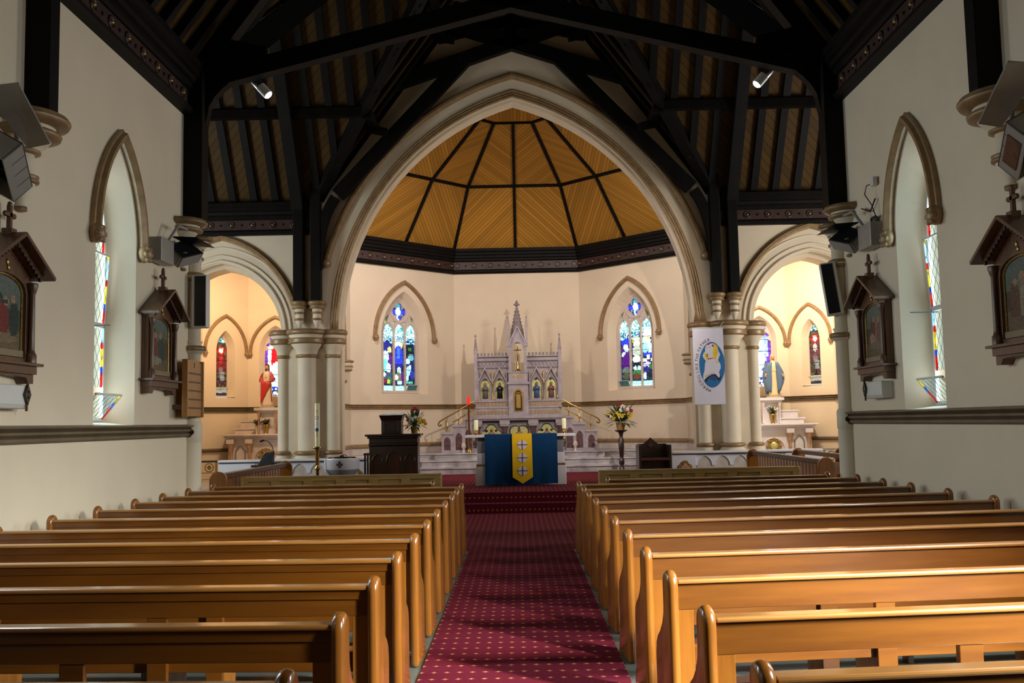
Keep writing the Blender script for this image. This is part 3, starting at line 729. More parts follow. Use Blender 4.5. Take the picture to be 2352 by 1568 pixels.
# ---- side chapels
wn = 10
CHS = {}
for s in (-1, 1):
    sd = 'left' if s < 0 else 'right'
    pts = [(s*4.60,Y2+.7),(s*4.60,23.6),(s*5.50,24.6),(s*6.90,24.6),(s*7.75,23.6),(s*7.75,Y2+.7)]
    if s < 0: pts = pts[::-1]
    h = 6.1
    idx_back = 2; idx_lan = [1, 3]
    tag_ = ['inner','a','back','b','outer']
    frs = []
    for k in range(5):
        A, B = pts[k], pts[k+1]; L = (Vector(B)-Vector(A)).length
        if k == 2: hl = [lancet(L/2, 2.38, 3.55, .42, .72)]
        elif k in idx_lan: hl = [lancet(L/2, 2.36, 3.55, .27, .60)]
        else: hl = []
        fr, L = wallpiece(A, B, h, hl, 'wall_chapel_%s_%d' % (sd, k+1), .35)
        frs.append((fr, L))
        if hl:
            wn += 1
            big = k == 2; hw = .42 if big else .27; R = .72 if big else .60; gw = .34 if big else .175; D = .2
            wb, f, g = splay_window(fr, L/2, 2.38, 3.55, hw, R, D, gw, '')
            w = wb.build('window_%d' % wn, kind=ST)
            gb = MB(fr)
            if big:
                main = (.9,.01,.02) if s < 0 else (.35,.6,1.0)
                pc = picture([(.5,.55,.46,.30,(.12,.04,.45),.5),(.5,.55,.34,.28,WHT if s < 0 else (.25,.4,1.0),.4),(.5,.52,.2,.26,main,.3),(.5,.72,.14,.05,SKIN,.1),(.5,.36,.22,.12,ICE,.3),(.5,.18,.42,.05,ICE,.5),(.5,.12,.4,.02,ROYAL,.3),(.5,.93,.3,.05,TEAL)], lambda u, v_: random.choice([(.4,.3,.8),PUR,ICE,NAVY,(.2,.25,.8)]) if v_ > .1 else random.choice([ICE,WHT,NAVY]))
                mosaic(gb, L/2-gw-.04, L/2+gw+.04, 2.40, 4.25, 17, 46, pc, D+.01, GLASS)
            else:
                rc = (.12,.008,.01) if s < 0 else (.06,.02,.03)
                pc = picture([(.5,.42,.4,.22,rc,.4),(.5,.66,.2,.05,SKIN,.1),(.5,.66,.36,.08,(.25,.01,.01)),(.5,.66,.2,.05,SKIN,.1),(.5,.5,.18,.07,(.3,.02,.03) if s < 0 else (.4,.4,.35)),(.5,.28,.16,.1,(.12,.10,.09)),(.6,.2,.2,.08,(.16,.18,.2))], lambda u, v_: random.choice([ICE,TEAL,NAVY,(.2,.5,.6)]) if v_ > .8 else random.choice([(.05,.01,.03),BLK,(.02,.04,.02),(.08,.06,.02)]))
                mosaic(gb, L/2-gw, L/2+gw, 2.62, 4.05, 9, 40, pc, D+.01, GLASS)
                gb.box(L/2-.2, L/2+.2, D-.04, D, 2.60, 2.63, TRACERY)
                mosaic(gb, L/2-gw, L/2+gw, 2.42, 2.60, 9, 5, lambda u, v_: jc((.02,.02,.03)) if v_ < .4 else jc((.22,.26,.24)), D+.0, GLASS)
            for z in (2.95, 3.3, 3.6): gb.box(L/2-gw, L/2+gw, D-.004, D+.004, z, z+.01, BLACK)
            gb.build('stained_glass_light', parent=w)
            tb = MB(fr); tb.panel(lancet(L/2, 2.38, 3.55, gw+.03, R-(hw-gw)+.03, 10), [lancet(L/2, 2.42, 3.55, gw-.02, R-(hw-gw)-.02, 10)], D-.02, D+.02, TRACERY)
            if big:
                for sx in (-1,1): tb.panel([(L/2+sx*gw,3.55),(L/2+sx*(gw-.12),3.62),(L/2+sx*(gw-.05),3.72),(L/2+sx*(gw-.2),3.84),(L/2+sx*(gw-.09),3.9),(L/2+sx*(gw+.02),3.8)][::sx], [], D-.012, D+.005, TRACERY)
            tb.build('tracery', parent=w)
            hood(fr, L/2, 3.50, 3.50, L/2-.06, (L/2-.06)**2*.5/(L/2-.06)+(.92**2)/(2*(L/2-.06)), '', w=.04).build('hood_mould', parent=w)
    path = [(*p,0) for p in pts]
    b = MB(); b.sweep(path, [(0,2.00),(.03,2.00),(.05,2.03),(.03,2.055),(.06,2.07),(.06,2.09),(.04,2.1),(.08,2.12),(0,2.13)], (0,0,1), TRIMB); b.sweep(path, [(0,1.02),(.03,1.02),(.05,1.05),(.05,1.09),(0,1.11)], (0,0,1), TRIMB); b.build('trim_%d' % (10 if s < 0 else 11), kind=ST)
    b = MB(); b.sweep(path, [(0,5.62),(.12,5.62),(.18,5.8),(.18,6.1),(0,6.1)], (0,0,1), DARK); b.build('trim_%d' % (12 if s < 0 else 13), kind=ST)
    b = MB(); b.add([(x,y,6.1) for x,y in pts]+[(x,y,6.15) for x,y in pts], [tuple(range(6)), tuple(range(6,12))[::-1]], boards('chapel_boards_%s' % sd, OCH, (1,0,0), .1)); b.build('ceiling_chapel_%s' % sd, kind=ST)

# ---- transept walls (mostly unseen, they close the room), then an added light-blocking wall
def holed(A, B, h, hole, name):
    fr = frame(A, B); L = (Vector(B)-Vector(A)).length
    b = MB(fr); b.panel([(0,0),(L,0),(L,h),(0,h)], [hole] if hole else [], 0, .3, PAINT); return b.build(name, kind=ST)
holed((-9.5,Y1), (-9.5,Y2), 12.6, lancet(3.9,1.9,4.2,1.35,2.3), 'wall_transept_left')
holed((9.5,Y2), (9.5,Y1), 12.6, lancet(3.9,1.9,4.2,1.35,2.3), 'wall_transept_right')
holed((-4.95,Y1), (-9.5,Y1), 6.5, None, 'wall_transept_left_front'); holed((9.5,Y1), (4.95,Y1), 6.5, None, 'wall_transept_right_front')
b = MB(); b.box(-5, 5, -1.5, -1.2, 0, 12.6, OAK); b.build('wall_west', kind=ST)  # unseen dark wall, put close behind the camera to cut fill light

# ---- roofs: boarded slopes, rafters, purlins
RZ = 12.3; YM = (Y1-.1+Y2)/2
VA = Y1-.1
roof = thing('ceiling', None, None, kind=ST)
ROOFC = (.062, .031, .0045)
def slope(pts, D, w=.13):
    b = MB(); q = [Vector(p) for p in pts]; nn = (q[1]-q[0]).cross(q[2]-q[0]).normalized()
    if nn.z < 0: nn = -nn
    n = len(q); q2 = [p+nn*.06 for p in q]
    q = [p+nn*.0 for p in q]
    b.add(q+q2, [tuple(range(n)), tuple(range(2*n-1,n-1,-1))]+[(i,(i+1)%n,(i+1)%n+n,i+n) for i in range(n)], boards('roof_boards', ROOFC, D, w, groove=.10, dark=.3)); return b.build('boarded_slope', parent=roof)
E0 = EZ-.02
for s in (-1, 1):
    slope([(s*NW,-6,E0),(s*NW,VA,E0),(0,VA,RZ),(0,-6,RZ)], (.6*s,1,.8))
    slope([(s*NW,VA,E0),(0,YM,RZ),(0,VA,RZ)], (.6*s,1,.8)); slope([(s*NW,Y2,E0),(0,Y2,RZ),(0,YM,RZ)], (.6*s,1,.8))
    slope([(s*9.5,Y2,E0),(s*NW,Y2,E0),(0,YM,RZ),(s*9.5,YM,RZ)], (1,-.5*1,.75) if s > 0 else (1,.5,-.75))
    slope([(s*9.5,VA,E0),(s*NW,VA,E0),(0,YM,RZ),(s*9.5,YM,RZ)], (1,.5,.75))
raf = MB(); h = .14
for s in (-1, 1):
    for i in range(40):                                   # nave rafters
        y = -5.8+i*.46
        if y > VA: break
        raf.bar((s*NW, y, EZ), (0, y, RZ), .11, h, DARK, up=(0,1,0)) if 0 else raf.bar((s*(NW-.06), y, EZ-.02), (s*.02, y, RZ-.06), .11, h, DARK, up=(s*-1,0,.7))
    i = 0
    while True:                                           # crossing: nave slope remnants
        t = i*.46
        if t > YM-VA-.2: break
        for y, y0 in ((VA+t, 0), (Y2-t, 0)):
            f_ = t/(YM-VA); x = s*NW*(1-f_); z = EZ+(RZ-EZ)*f_
            raf.bar((x, y, z-.04), (s*.02, y, RZ-.06), .11, h, DARK, up=(s*-1,0,.7))
        i += 1
    k = 0
    while True:                                           # transept slopes
        x = 9.3-k*.46; k += 1
        if x < .2: break
        f_ = max(0, (NW-x)/NW); 
        for ya, yb in ((Y2, YM), (VA, YM)):
            y = ya+(yb-ya)*f_; z = EZ+(RZ-EZ)*f_
            raf.bar((s*x, y, z-.05), (s*x, yb, RZ-.06), .15, h, DARK, up=(0, 1 if ya < yb else -1, .7))
raf.build('rafter', parent=roof, kind='stuff')
b = MB()
def onT(x, z, near=False):                                 # point on the transept slope
    f_ = (z-EZ)/(RZ-EZ); return (x, Y2+(YM-Y2)*f_ if not near else VA+(YM-VA)*f_, z)
for s in (-1, 1):
    for z in (8.1, 10.1):
        xv = NW*(1-(z-EZ)/(RZ-EZ))
        p, q = onT(s*xv, z), onT(s*9.4, z); b.bar((p[0],p[1]-.1,p[2]-.08), (q[0],q[1]-.1,q[2]-.08), .16, .18, DARK)
        p, q = onT(s*xv, z, True), onT(s*9.4, z, True); b.bar((p[0],p[1]+.1,p[2]-.08), (q[0],q[1]+.1,q[2]-.08), .16, .18, DARK)
        b.bar((s*(xv-.1),-5.9,z-.08),(s*(xv-.1),VA+ (YM-VA)*(1-xv/NW),z-.08), .16,.18, DARK); b.bar((s*(xv-.1),Y2-.02,z-.08),(s*(xv-.1),Y2-(Y2-YM)*(1-xv/NW),z-.08), .16,.18, DARK)
        b.bar((s*(xv-.02),Y2-.42,z-.18),(s*(xv-.40),Y2-.42,z-.26), .13,.15, DARK)
b.build('purlin', parent=roof)
b = MB()
for s in (-1, 1):
    for ya in (VA, Y2):
        sg = 1 if ya == VA else -1
        e = 0 if sg > 0 else .36
        b.bar((s*(NW-.05), ya+sg*.05, EZ-.22+e), (0, YM, RZ-.25+e), .24, .30 if sg < 0 else .34, DARK)
b.build('valley_rafter', parent=roof)
# transept principal rafter at the pier line, rising from the straight post
for s in (-1, 1):
    b = MB(); p = onT(s*4.66, EZ); q = onT(s*4.66, RZ); b.bar((p[0], p[1]-.15, p[2]-.15), (q[0], q[1], q[2]-.3), .24, .26, DARK); b.build('principal_rafter', parent=roof)

def truss_post(x0, x1, y0, y1, z0, z1, name='wall_post'):
    b = MB(); b.box(min(x0,x1), max(x0,x1), y0, y1, z0, z1, DARK); return b.build(name, kind=ST, bevel=.012)
for s in (-1, 1):
    truss_post(s*4.35, s*4.12, 8.34, 8.52, 4.36, 6.5); truss_post(s*4.35, s*4.12, 4.2, 4.38, 4.36, 6.5)
    truss_post(s*4.35, s*4.10, 12.42, 12.68, 4.32, 6.5)
    truss_post(s*4.17, s*4.38, Y2-.30, Y2-.06, 4.27, 6.9)
    truss_post(s*4.54, s*4.75, Y2-.30, Y2-.06, 4.27, 6.6)
def curve(P0, P1, P2, n=12):
    P0, P1, P2 = map(Vector, (P0,P1,P2)); return [P0*(1-t)**2+P1*2*t*(1-t)+P2*t*t for t in [i/n for i in range(n+1)]]
def brace(path, w, d, parent, name, nrm=(0,1,0)):
    b = MB(); b.sweep(path, [(-w/2,-d/2),(w/2,-d/2),(w/2,d/2),(-w/2,d/2)], nrm, DARK); return b.build(name, parent=parent)
# crossing truss at the nave end: curved braces and scissor beams
for y, nm in ((12.62, 'crossing_truss'), (8.43, 'nave_truss')):
    tr = thing(nm, None, None, kind=ST)
    for s in (-1, 1):
        b = MB(); pp = [(s*x, z) for x, z in [(4.2,5.12),(4.165,5.18),(4.125,5.5),(4.06,5.88),(3.98,6.02),(3.88,6.13),(3.75,6.24),(3.6,6.33),(3.3,6.44),(3.3,6.7),(4.2,6.9)]]
        b.panel(pp if s > 0 else pp[::-1], [], y-.07, y+.07, DARK); b.build('curved_brace', parent=tr)
        b = MB(); b.bar((s*3.9,y,6.3),(-s*1.6,y,7.68), .18, .24, DARK); b.build('scissor_beam', parent=tr)
        b = MB(); b.bar((s*4.3,y,6.35),(0,y,12.15), .22, .34, DARK, up=(-s,0,.7)); b.build('principal_rafter', parent=tr)
        b = MB(); b.bar((s*3.98,y,6.42),(s*4.36,y,6.42), .2,.3, DARK); b.build('hammer_beam', parent=tr)
# gable truss in front of the chancel arch wall
tr = thing('gable_truss', None, None, kind=ST)
y = Y2-.22
for s in (-1, 1):
    b = MB(); b.bar((s*3.6,y,8.62),(-s*3.3,y,10.94), .18, .30, DARK); b.build('scissor_beam', parent=tr)
    b = MB(); b.bar((s*.98,y+.02,9.52),(s*3.80,y+.02,6.55), .16, .30, DARK, up=(s,0,.9)); b.build('diagonal_brace', parent=tr)
    brace(curve((s*3.85,y+.02,6.50),(s*4.22,y+.02,6.0),(s*4.24,y+.02,4.95)), .20, .16, tr, 'curved_brace')
    b = MB(); b.box(-.12,.12,y-.1,y+.1,9.8,12.2,DARK); b.bar((-1.6,y,9.95),(0,y,10.35),.1,.2,DARK); b.bar((1.6,y,9.95),(0,y,10.35),.1,.2,DARK); b.build('king_post', parent=tr)
# ================================================================ THINGS
# ---- pews
def end_prof():
    p = [(-.045,0),(-.045,.79)]
    p += [(.02-.065*cos(pi*i/8), .812+.064*sin(pi*i/8)) for i in range(9)]
    p += [(.085,.70),(.09,.665),(.115,.62),(.16,.575),(.215,.54),(.25,.50),(.265,.44),(.265,.16),(.30,.10),(.31,0)]
    return p
def pew_parts(root, L, s, panelled=False, slatted=False):
    """x runs from the aisle end outwards (times s), y towards the altar"""
    X = lambda a, b: (min(s*a,s*b), max(s*a,s*b))
    for a in (0, L-.055):
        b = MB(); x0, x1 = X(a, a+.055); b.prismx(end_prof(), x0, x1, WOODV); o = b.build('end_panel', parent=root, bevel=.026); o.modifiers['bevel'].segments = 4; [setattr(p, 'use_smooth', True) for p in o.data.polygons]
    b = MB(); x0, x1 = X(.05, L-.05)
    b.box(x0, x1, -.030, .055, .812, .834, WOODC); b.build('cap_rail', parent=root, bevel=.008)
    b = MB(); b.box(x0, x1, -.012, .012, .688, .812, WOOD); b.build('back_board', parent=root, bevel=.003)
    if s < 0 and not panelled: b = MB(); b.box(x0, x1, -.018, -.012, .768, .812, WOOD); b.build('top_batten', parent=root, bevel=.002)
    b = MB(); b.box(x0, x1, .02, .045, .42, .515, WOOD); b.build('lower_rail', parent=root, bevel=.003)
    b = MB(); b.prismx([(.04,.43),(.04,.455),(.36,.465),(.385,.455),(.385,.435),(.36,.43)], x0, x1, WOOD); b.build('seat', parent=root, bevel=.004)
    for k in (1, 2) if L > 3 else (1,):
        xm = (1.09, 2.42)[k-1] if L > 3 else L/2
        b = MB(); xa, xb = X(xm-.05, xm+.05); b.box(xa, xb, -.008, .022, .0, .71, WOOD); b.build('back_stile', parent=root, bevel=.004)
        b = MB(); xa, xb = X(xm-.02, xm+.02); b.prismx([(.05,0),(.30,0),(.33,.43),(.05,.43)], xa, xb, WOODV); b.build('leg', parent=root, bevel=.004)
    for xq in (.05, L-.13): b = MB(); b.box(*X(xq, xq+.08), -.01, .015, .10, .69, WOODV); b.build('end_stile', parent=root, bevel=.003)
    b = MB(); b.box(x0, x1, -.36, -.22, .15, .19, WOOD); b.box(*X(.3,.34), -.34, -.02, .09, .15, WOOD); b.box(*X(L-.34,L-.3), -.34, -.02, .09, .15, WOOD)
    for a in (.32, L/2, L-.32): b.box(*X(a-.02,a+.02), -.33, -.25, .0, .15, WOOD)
    b.build('kneeler', parent=root, bevel=.004)
ROWS = [2.97,3.85,4.75,5.64,6.57,7.47,8.37,9.29,10.2,11.0,11.86]
ORD = ['nearest the camera at the foot of the picture','second in from the camera','third in from the camera','fourth in from the camera','fifth in from the camera','middle row, sixth in from the camera','fifth row back from the front of the nave','fourth row back from the front of the nave','third row back from the front of the nave','second row back from the front of the nave','front row of the nave, beside the wall end']
for s, Ls, al, side in ((-1, 3.45, -.045, 'left'), (1, 3.57, .095, 'right')):
    proto = thing('pew', None, 'pew', (s*.69, ROWS[0], 0), al, 'pews %s of the aisle' % side); pew_parts(proto, Ls, s)
    for i, y in enumerate(ROWS):
        o = proto if i == 0 else copy_tree(proto)
        o.location = (s*.69, y-.02, 0)
        o['label'] = 'honey-varnished wooden pew %s of the carpet, %s' % (side, ORD[i])
# shorter pews of the crossing with a panelled front before them
for s, side, al in ((-1,'left',-.01),(1,'right',.02)):
    p = thing('pew', 'short pew %s of the aisle, just behind the panelled prayer desk' % side, 'pew', (s*1.12, 12.75, 0), al, 'short crossing pews'); pew_parts(p, 2.95, s)
    f = thing('prayer_desk', 'pale brown panelled prayer desk at the head of the %s block of pews' % side, 'prayer desk', (s*1.16, 14.4, 0), al, 'panelled prayer desks')
    X = lambda a, b: (min(s*a,s*b), max(s*a,s*b)); L = 3.0
    for a in (0, L-.055):
        b = MB(); b.prismx([(y*.8, z) for y, z in end_prof()], *X(a, a+.055), OLIVE); b.build('end_panel', parent=f, bevel=.015)
    b = MB(); b.box(*X(.05, L-.05), -.03, .09, .845, .872, OLIVE); b.build('cap_rail', parent=f, bevel=.006)
    b = MB(); n = 6; w = (L-.1)/n
    pts = [(.05,.08),(L-.05,.08),(L-.05,.845),(.05,.845)]
    holes = [[(.05+k*w+.07,.2),(.05+(k+1)*w-.07,.2),(.05+(k+1)*w-.07,.80),(.05+k*w+.07,.80)] for k in range(n)]
    if s < 0: pts = [(-x,z) for x,z in pts]; holes = [[(-x,z) for x,z in h] for h in holes]
    b.panel(pts, holes, -.03, .004, OLIVE); b.build('framing', parent=f)
    b = MB(); b.box(*X(.06, L-.06), .004, .014, .1, .83, OLIVE); b.build('infill_panel', parent=f)
# slatted side pews in the transepts, running away from the camera
def side_pew(x, y0, y1, s, slats, label, group=None):
    r = thing('side_pew', label, 'pew', (x, y0, 0), 0, group); L = y1-y0
    for yy in (0, L-.06):
        b = MB(Matrix.Translation((0,yy,0)))
        pr = [(-.11,0),(-.11,.80)]+[(-.11*cos(pi*i/8), .86+.13*sin(pi*i/8)) for i in range(9)]+[(.11,.80),(.11,0)]
        b.panel([(px*1.15, pz) for px, pz in pr][::-1], [], 0, .06, WOODV); b.build('end_panel', parent=r, bevel=.015)
    b = MB(); b.box(-.05, .05, .05, L-.05, .875, .955, OAK); b.build('top_rail', parent=r, bevel=.01)
    if slats:
        n = int(L/.19)
        for k in range(n):
            b = MB(); yy = .08+(k+.5)*(L-.16)/n; b.box(-.012, .012, yy-.055, yy+.055, .12, .88, WOODV); b.build('slat', parent=r)
        b = MB(); b.box(-.02, .02, .05, L-.05, .1, .2, WOODV); b.build('bottom_rail', parent=r)
    else:
        b = MB(); b.box(-.02,.0,.05,L-.05,.62,.80,WOODV); b.box(-.02,.0,.05,L-.05,.42,.5,WOODV); b.build('back_board', parent=r)
        b = MB(); b.box(*((0,.38) if s > 0 else (-.38,0)), .05, L-.05, .42, .455, WOODV); b.build('seat', parent=r)
        for yy in (.5, L/2, L-.5): b = MB(); b.box(min(0,s*.3), max(0,s*.3), yy-.02, yy+.02, 0, .42, WOODV); b.build('leg', parent=r)
    return r
side_pew(-4.28, 13.75, 17.75, -1, True, 'slatted pew front running away from the camera in the left transept')
side_pew(4.60, 14.6, 19.2, 1, True, 'slatted pew front running away from the camera in the right transept')
side_pew(5.55, 14.7, 19.4, 1, False, 'plain side pew in the right transept, next behind the slatted front')
side_pew(6.40, 14.7, 19.4, 1, False, 'plain side pew in the right transept, farthest from the aisle')
side_pew(-5.35, 13.6, 15.2, -1, False, 'dark side pew half hidden behind the left nave wall end')
b = MB(); b.box(0,.22,0,.005,.70,.715,MARBLEC) if 0 else b.box(5.62,5.85,15.2,15.9,.4555,.468,WHITEC); tag(b.build('service_leaflets'), 'white papers lying on the side pew seat, right transept', 'papers')

# ---- communion rails
def quatre_box(b, x, z, y, r, m, m2):
    b.panel(quatre(x, z, r), [], y-.02, y, m); b.panel(quatre(x, z, r*.55), [], y-.028, y-.02, m2)
for s, side in ((-1,'left'),(1,'right')):
    r = thing('communion_rail', 'white marble communion rail with small arches before the %s chapel' % side, 'altar rail', (s*3.1, 19.85, .36), 0, 'marble communion rails')
    X = lambda a, b_: (min(s*a,s*b_), max(s*a,s*b_)); H = .575
    b = MB(); b.box(*X(0,3.05), -.13, .13, H-.03, H+.015, MARBLEW); b.box(*X(.02,3.03), -.09, .09, H-.06, H-.03, GREYST); b.build('top_slab', parent=r, bevel=.008)
    b = MB(); b.box(*X(0,.48), -.09, .09, 0, H-.06, MARBLEW); b.box(*X(2.3,3.05), -.09, .09, 0, H-.06, MARBLEW); b.box(*X(0,3.05), -.11,.11,0,.08,MARBLEW); b.build('end_block', parent=r)
    b = MB(); quatre_box(b, s*.26, .27, -.09, .14, GILDO, ORANGEM); b.build('gilt_quatrefoil', parent=r)
    b = MB(); n = 5; w = 1.82/n
    pts = [(.48,.34),(.48,H-.06),(2.3,H-.06),(2.3,.34)]
    low = []
    for k in range(n):
        x0 = 2.3-(k)*w; c = x0-w/2; a = arch(c, .30, w/2-.035, w/2+.02, 6)
        low += [(c+w/2,.30)]+a+[(c-w/2,.30)]
    poly = [(.48,H-.06)] + [(x,z) for x,z in reversed(low)] + [(2.3,H-.06)]
    poly = [(s*x, z) for x, z in poly]
    if s > 0: poly = poly[::-1]
    b.panel(poly, [], -.07, .07, MARBLEW); b.build('arcade', parent=r)
    for k in range(n+1):
        x = s*(.48+k*w)
        b = MB(); b.lathe([(.04,.08),(.04,.11),(.022,.12),(.022,.25),(.035,.27),(.05,.30)], x, 0, MARBLER, 10); b.build('column', parent=r)
    b = MB(); b.box(*X(.5,2.3), -.055, -.03, .08, .5, MARBLEC); b.build('back_panel', parent=r)
    g = thing('brass_gate_rail', 'pierced brass rail beyond the %s end of the marble communion rail' % side, 'rail', (s*6.18, 19.85, .36), 0, 'pierced brass rails')
    b = MB(); b.box(*X(0,1.5), -.04, .04, .55, .59, GREYM if s > 0 else DARK2); b.build('handrail', parent=g)
    b = MB(); b.box(*X(0,1.5), -.01, .01, .33, .345, BRASS); b.box(*X(0,1.5), -.01, .01, .20, .21, BRASS)
    for k in range(5): b.panel(circ(s*(.18+k*.3), .445, .095, 16), [circ(s*(.18+k*.3), .445, .075, 16)[::1]], -.008, .008, BRASS); b.panel(quatre(s*(.18+k*.3),.445,.05), [], -.006,.006, BRASS)
    for x in (0.02, 1.46): b.box(*X(x,x+.03), -.02, .02, 0, .56, BRASS)
    b.build('pierced_band', parent=g)

# ---- side altars with statues
def vase(name, label, x, y, z, h, r, mv, blooms, group):
    v = thing(name, label, 'flowers', (x,y,z), 0, group)
    b = MB(); b.lathe([(r*.7,0),(r*.5,h*.08),(r*.6,h*.3),(r,h*.8),(r*.9,h),(r*.8,h*.98)], 0, 0, mv, 14); b.build('vase', parent=v)
    b = MB()
    for k in range(26):
        a = random.uniform(0,2*pi); e = random.uniform(.2,1.2); L = random.uniform(.5,1)*h*1.0
        p0 = Vector((0,0,h*.95)); d = Vector((cos(a)*cos(e), sin(a)*cos(e), sin(e))); p1 = p0+d*L; sd = d.cross(Vector((0,0,1))).normalized()*L*.16
        b.add([p0, p0+d*L*.5+sd, p1, p0+d*L*.5-sd], [(0,1,2,3)], LEAF)
    b.build('foliage', parent=v, kind='stuff')
    for k, (m, n) in enumerate(blooms):
        for i in range(n):
            b = MB(); a = random.uniform(0,2*pi); e = random.uniform(.3,1.3); L = random.uniform(.45,.8)*h
            c = (cos(a)*cos(e)*L, sin(a)*cos(e)*L, h+sin(e)*L*.8); b.ball(c, r*.45, m, sz=.7, seg=8); b.build('blossom', parent=v)
    return v
def figure(root, H, robe, cloak, skin, hair, sash=None, kind='lord'):
    """robed standing statue facing -y, height H; one continuous body with drapery"""
    k = H/1.75; S = lambda *a: tuple(q*k for q in a)
    b = MB()
    fold = 24
    def drape(secs, col, amp=.012, nf=9, seg=36):
        vs = []; fs = []
        for cx,cy,z,rx,ry in secs:
            for i in range(seg):
                a = 2*pi*i/seg; q = 1+amp*sin(nf*a+z*3)*(1.6-z)/(.25)
                vs.append(((cx+rx*cos(a)*q)*k, (cy+ry*sin(a)*q)*k, z*k))
        for j in range(len(secs)-1):
            for i in range(seg):
                fs.append((j*seg+i, j*seg+(i+1)%seg, (j+1)*seg+(i+1)%seg, (j+1)*seg+i))
        L = (len(secs)-1)*seg
        b.add(vs, fs+[tuple(range(seg))[::-1], tuple(range(L,L+seg))], STATUE, col, True)
    # body: robe from the feet to the shoulders, neck
    rk = 1 if kind == 'lord' else .80
    drape([(0,0,.02,.25*rk,.20*rk),(0,0,.15,.235*rk,.18*rk),(.02,0,.5,.20*rk,.15*rk),(.02,0,.85,.185*rk,.135*rk),(0,0,1.05,.165,.115),(0,0,1.22,.185,.125),(0,0,1.36,.20,.12),(0,0,1.44,.14,.09),(0,0,1.48,.065,.06),(0,-.005,1.55,.055,.055)], robe)
    # head with face
    hd = lambda sc: [(cx, cy, z, rx, ry) for cx,cy,z,rx,ry in sc]
    b.loft([(c[0]*k,c[1]*k,c[2]*k,c[3]*k,c[4]*k) for c in [(0,-.02,1.52,.04,.045),(0,-.03,1.545,.055,.06),(0,-.02,1.59,.072,.085),(0,-.01,1.64,.078,.095),(0,0,1.70,.075,.09),(0,.01,1.74,.05,.06),(0,.01,1.755,.01,.01)]], STATUE, skin)
    b.ball(S(0,-.115,1.615), .016*k, STATUE, skin, sz=1.6, seg=8)
    for sx in (-1,1): b.ball(S(sx*.03,-.098,1.645), .011*k, STATUE, (.05,.03,.02), seg=6); b.ball(S(sx*.078,0,1.63), .018*k, STATUE, skin, sz=1.5, seg=6)
    b.ball(S(0,-.102,1.575), .016*k, STATUE, (.4,.12,.08), sx=1.4, sz=.4, seg=6)
    body = b.build('body', parent=root)
    # hair
    b = MB(); b.loft([tuple(q*k for q in c) for c in [(0,.03,1.44,.10,.06),(0,.03,1.55,.095,.075),(0,.025,1.64,.092,.095),(0,.015,1.71,.088,.10),(0,.015,1.765,.06,.07),(0,.015,1.785,.01,.01)]], STATUE, hair)
    if kind == 'lord': b.ball(S(0,-.085,1.545), .04*k, STATUE, hair, sz=1.1, seg=10)
    b.build('hair' if kind == 'lord' else 'veil', parent=root)
    # sleeves, forearms and hands with fingers
    for sx in (-1, 1):
        if kind == 'lord': el, ha = (sx*.25,-.06,1.10), (sx*.13 if sx<0 else .20,-.20,1.16 if sx<0 else 1.10)
        else: el, ha = (sx*.26,-.04,1.10), (sx*.36,-.14,.92)
        b = MB(); b.tube([S(sx*.16,0,1.38), S(sx*.22,-.02,1.26), S(*el)], .065*k, STATUE, 10, cloak, .075*k); b.tube([S(*el), S(*[(p+q)/2 for p,q in zip(el,ha)])], .075*k, STATUE, 10, cloak, .07*k)
        b.tube([S(*el), S(*ha)], .035*k, STATUE, 8, skin, .024*k); b.ball(S(*ha), .038*k, STATUE, skin, sy=.6, sz=1.15, seg=8)
        dv = Vector((sx*.25,-.3,-1 if kind != 'lord' else .6)).normalized()
        for q in range(4):
            o_ = Vector(ha)+Vector(((q-1.5)*.017,0,0)); b.tube([o_*k, (o_+dv*.045)*k, (o_+dv*.08+Vector((0,-.01,0)))*k], .009*k, STATUE, 6, skin)
        o_ = Vector(ha)+Vector((-sx*.03,-.01,.01)); b.tube([o_*k, (o_+Vector((-sx*.03,-.02,0)))*k], .010*k, STATUE, 6, skin)
        b.build('arm', parent=root)
    # cloak
    b = MB()
    def sheet(rows, col, th=.02):
        n = len(rows[0]); vs = [Vector(p)*k for r_ in rows for p in r_]; m = len(vs)
        vs += [v+Vector((0,th*k,0)) for v in vs]
        fs = []
        for j in range(len(rows)-1):
            for i in range(n-1):
                a = j*n+i; q = (a,a+1,a+n+1,a+n); fs.append(q[::-1]); fs.append(tuple(x+m for x in q))
        edge = list(range(n)) + [j*n+n-1 for j in range(1,len(rows))] + [m-1-i for i in range(1,n)] + [j*n for j in range(len(rows)-2,0,-1)]
        for a, c in zip(edge, edge[1:]+edge[:1]): fs.append((a,c,c+m,a+m))
        b.add(vs, fs, STATUE, col, True)
    if kind == 'lord':
        # red mantle across the front from left hip, falling in a point, and down the right side
        b.tf = Matrix.Identity(4)
        rows = []
        for j in range(7):
            t = j/6; z = 1.08-t*.92; xl = -.215+.01*t; xr = .22-.42*t**1.3
            rows.append([(xl+(xr-xl)*i/8, -.165-.03*sin(pi*i/8)-.02*t+.012*sin(i*2.1+j), z) for i in range(9)])
        sheet(rows, cloak)
        sheet([[(-.24+.48*i/8, -.15-.05*sin(pi*i/8), 1.13-.05*sin(pi*i/8)-.07*j) for i in range(9)] for j in range(2)], sash or cloak, .05)
        for sx in (-1,1): sheet([[(sx*(.13+.10*t), .02-.12*u, 1.43-.95*t*(1.25 if sx>0 else .35)) for u in (0,.4,.8,1.15)] for t in (0,.25,.5,.75,1)], cloak, .03)
        b.ball(S(0,-.135,1.24), .03*k, STATUE, (.8,.35,.08), seg=8)
    else:
